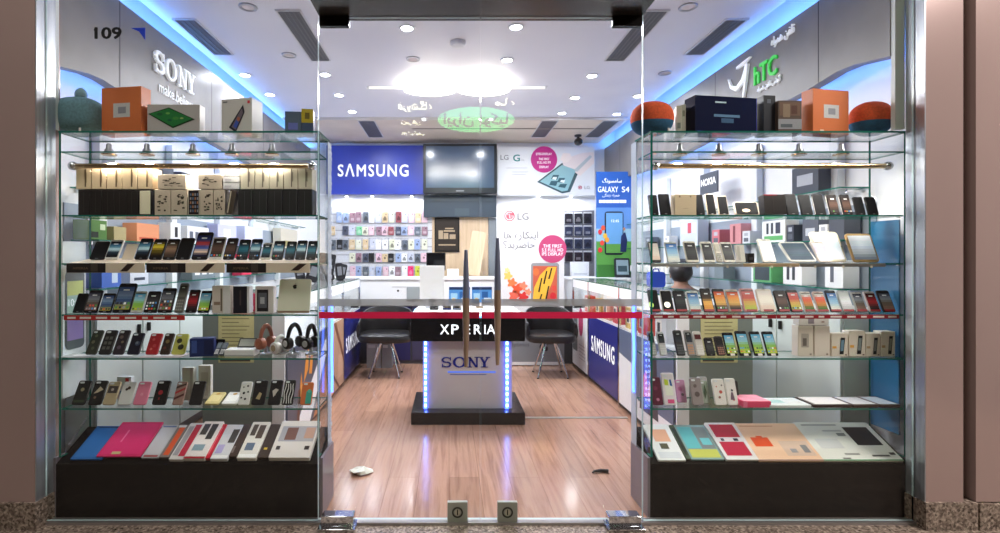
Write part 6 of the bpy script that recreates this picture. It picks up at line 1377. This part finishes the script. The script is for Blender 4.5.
def flat(x0, x1, th, dep, c, label, prints=(), name='tablet', cat='tablet', y=YF+.008, rz=0., z=zE, rough=.3):
    w = (x1-x0)/185.0; b = MB(); b.rbox(w, dep, th, M(c, rough), r=.008)
    for p in prints: b.patch((p[0]-.5)*w, p[1]*dep, (p[2]-.5)*w, p[3]*dep, M(p[4], .15), -.0007)
    o = b.build(name, None, (wx((x0+x1)/2, y), y, z), (-PI/2, 0, rz)); o.location.z = z + th + .001; return tag(o, label, cat)
flat(770, 812, .014, .14, (206, 212, 212), 'clear flat pack with teal mark beside the pink box' + T, [(.1, .3, .5, .7, (170, 206, 200)), (.5, .2, .9, .5, (226, 228, 226))], 'clear_pack', 'pack')
flat(814, 852, .017, .15, (52, 36, 34), 'dark-edged tablet lying flat with a white page, first of three' + T, [(.06, .06, .96, .94, (232, 226, 224))])
flat(853, 879, .017, .15, (60, 42, 40), 'dark-edged tablet lying flat, middle of three' + T, [(.05, .06, .95, .94, (222, 220, 222))])
flat(880, 901, .017, .16, (64, 46, 44), 'dark-edged tablet lying flat at the pillar end' + T, [(.06, .06, .9, .9, (206, 214, 222))])
# ------------------------------------------------ sloped base
T = ', right-side base'
slope_item(659, 686, .0, .25, .014, (226, 228, 226), 'white pack with a peach picture at the doorway end' + T, [(.2, .5, .8, .85, (222, 170, 140)), (.3, .3, .6, .45, (90, 90, 70)), (.1, .05, .9, .22, (206, 210, 214))], 'accessory_pack', 'pack')
slope_item(686.5, 691.5, .012, .25, .012, (70, 84, 62), 'narrow black-green pack beside the teal one' + T, [(.2, .1, .8, .9, (44, 50, 44))], 'accessory_pack', 'pack')
slope_item(692, 724.5, .008, .25, .012, (128, 156, 154), 'teal and grey double case pack with a lime foot' + T, [(.06, .3, .5, .93, (96, 176, 180)), (.52, .3, .94, .93, (120, 130, 130)), (.06, .05, .94, .28, (186, 190, 90)), (.6, .4, .9, .6, (110, 190, 196), 1)], 'accessory_pack', 'pack')
slope_item(727, 759, .004, .265, .014, (216, 214, 212), 'white-edged pack with two crimson cases' + T, [(.1, .58, .88, .94, (176, 46, 62)), (.1, .1, .88, .46, (180, 40, 66)), (.1, .46, .88, .58, (216, 210, 212), 1), (.2, .48, .3, .55, (50, 48, 60), 2), (.6, .48, .75, .55, (40, 40, 50), 2)], 'accessory_pack', 'pack')
slope_item(760, 824, .0, .262, .012, (226, 188, 156), 'large peach box with an orange emblem' + T, [(.1, .36, .38, .6, (214, 80, 40)), (.2, .6, .3, .64, (214, 80, 40), 1), (.05, .9, .6, .93, (190, 140, 110)), (.5, .12, .95, .5, (206, 180, 160)), (.6, .2, .7, .3, (150, 150, 150), 1), (0, .0, 1, .03, (150, 120, 110), 1), (.8, .2, .9, .4, (130, 130, 130), 1)], 'accessory_box', 'box')
slope_item(825, 903.5, .0, .27, .012, (214, 216, 206), 'large white tablet box with a black tablet picture at the pillar end' + T, [(.60, .38, .93, .86, (34, 34, 36)), (.08, .9, .55, .94, (150, 156, 150)), (.3, .74, .55, .78, (170, 174, 168)), (.45, .62, .56, .70, (120, 124, 122)), (.1, .3, .4, .55, (196, 198, 196)), (.33, .14, .52, .18, (140, 140, 136)), (.66, .1, .88, .14, (90, 90, 88)), (.9, .14, .97, .2, (60, 60, 58)), (0, 0, 1, .03, (90, 130, 100)), (.26, .04, .36, .07, (110, 110, 106), 1)], 'accessory_box', 'box')

# ================================================================ MALL SIDE, CAMERA, LIGHT
SGN = M((120, 226, 140), .4, 0, 9., ec=(96, 226, 130)); SGT = M((30, 60, 40), .4); SGY = M((240, 240, 200), .4, 0, 28., ec=(246, 240, 196))
o = empty('shop_sign', 'green oval lit sign with Persian lettering across the mall, mirrored in the doors', 'sign', (.506, -4.0, 3.95), PI)
b = MB(); b.prism([(.73*math.cos(2*PI*i/40), .25*math.sin(2*PI*i/40)) for i in range(40)], 0, .06, M((110, 200, 130), .4)); b.disc(0, 0, .72, .24, SGN, -.002, 40); b.build('oval_panel', o, smooth=False)
text(o, fa('ایران نوکیا'), .0, -.01, 1.2, .27, SGT, -.006, .02)
q = text(o, fa('فروشگاه'), .506+.64, .25, .62, .2, SGY, -.004); q = text(o, fa('ماه'), -.54, .33, .36, .12, SGY, -.004, name='side_lettering')
text(o, fa('فروش تلفن'), 1.22, -.06, .34, .09, SGY, -.004, name='side_lettering'); text(o, fa('همراه و گوشی'), 1.18, -.25, .42, .09, SGY, -.004, name='side_lettering')
b = MB()
for xx in (-.4, .4): b.tube([(xx, .03, .2), (xx, .03, 1.0)], .012, CHROME, 8)
b.build('hanger', o)
light_area('added_mall_fill', (-1.9, .1, 6.1), 2.0, 95, (1, .93, .88), (.3, 0, 0)); light_area('added_mall_fill', (4.9, .3, 4.9), 2.0, 330, (1, .92, .87), (.3, 0, 0))  # unseen fill lamps, added to brighten the pillars and shop front
w = bpy.data.worlds.new('world'); S.world = w; w.use_nodes = True
bg = w.node_tree.nodes['Background']; bg.inputs['Color'].default_value = lin((120, 104, 98)); bg.inputs['Strength'].default_value = .35
cam = bpy.data.cameras.new('camera'); co = bpy.data.objects.new('camera', cam); C.objects.link(co)
co.location = (0, 0, EYE); co.rotation_euler = (PI/2, 0, 0)
cam.sensor_width = 36; cam.lens = 36*F/1000; cam.shift_x = (500-CX)/1000; cam.shift_y = -(266.5-CY)/1000; cam.clip_start = .05
S.camera = co
S.view_settings.view_transform = 'Standard'; S.view_settings.look = 'None'; S.view_settings.gamma = 1; S.view_settings.use_curve_mapping = False
S.view_settings.exposure = 0.4
S.cycles.transparent_max_bounces = 48; S.cycles.max_bounces = 10; S.cycles.diffuse_bounces = 4; S.cycles.glossy_bounces = 4
S.cycles.sample_clamp_indirect = 8; S.cycles.caustics_reflective = False; S.cycles.caustics_refractive = False
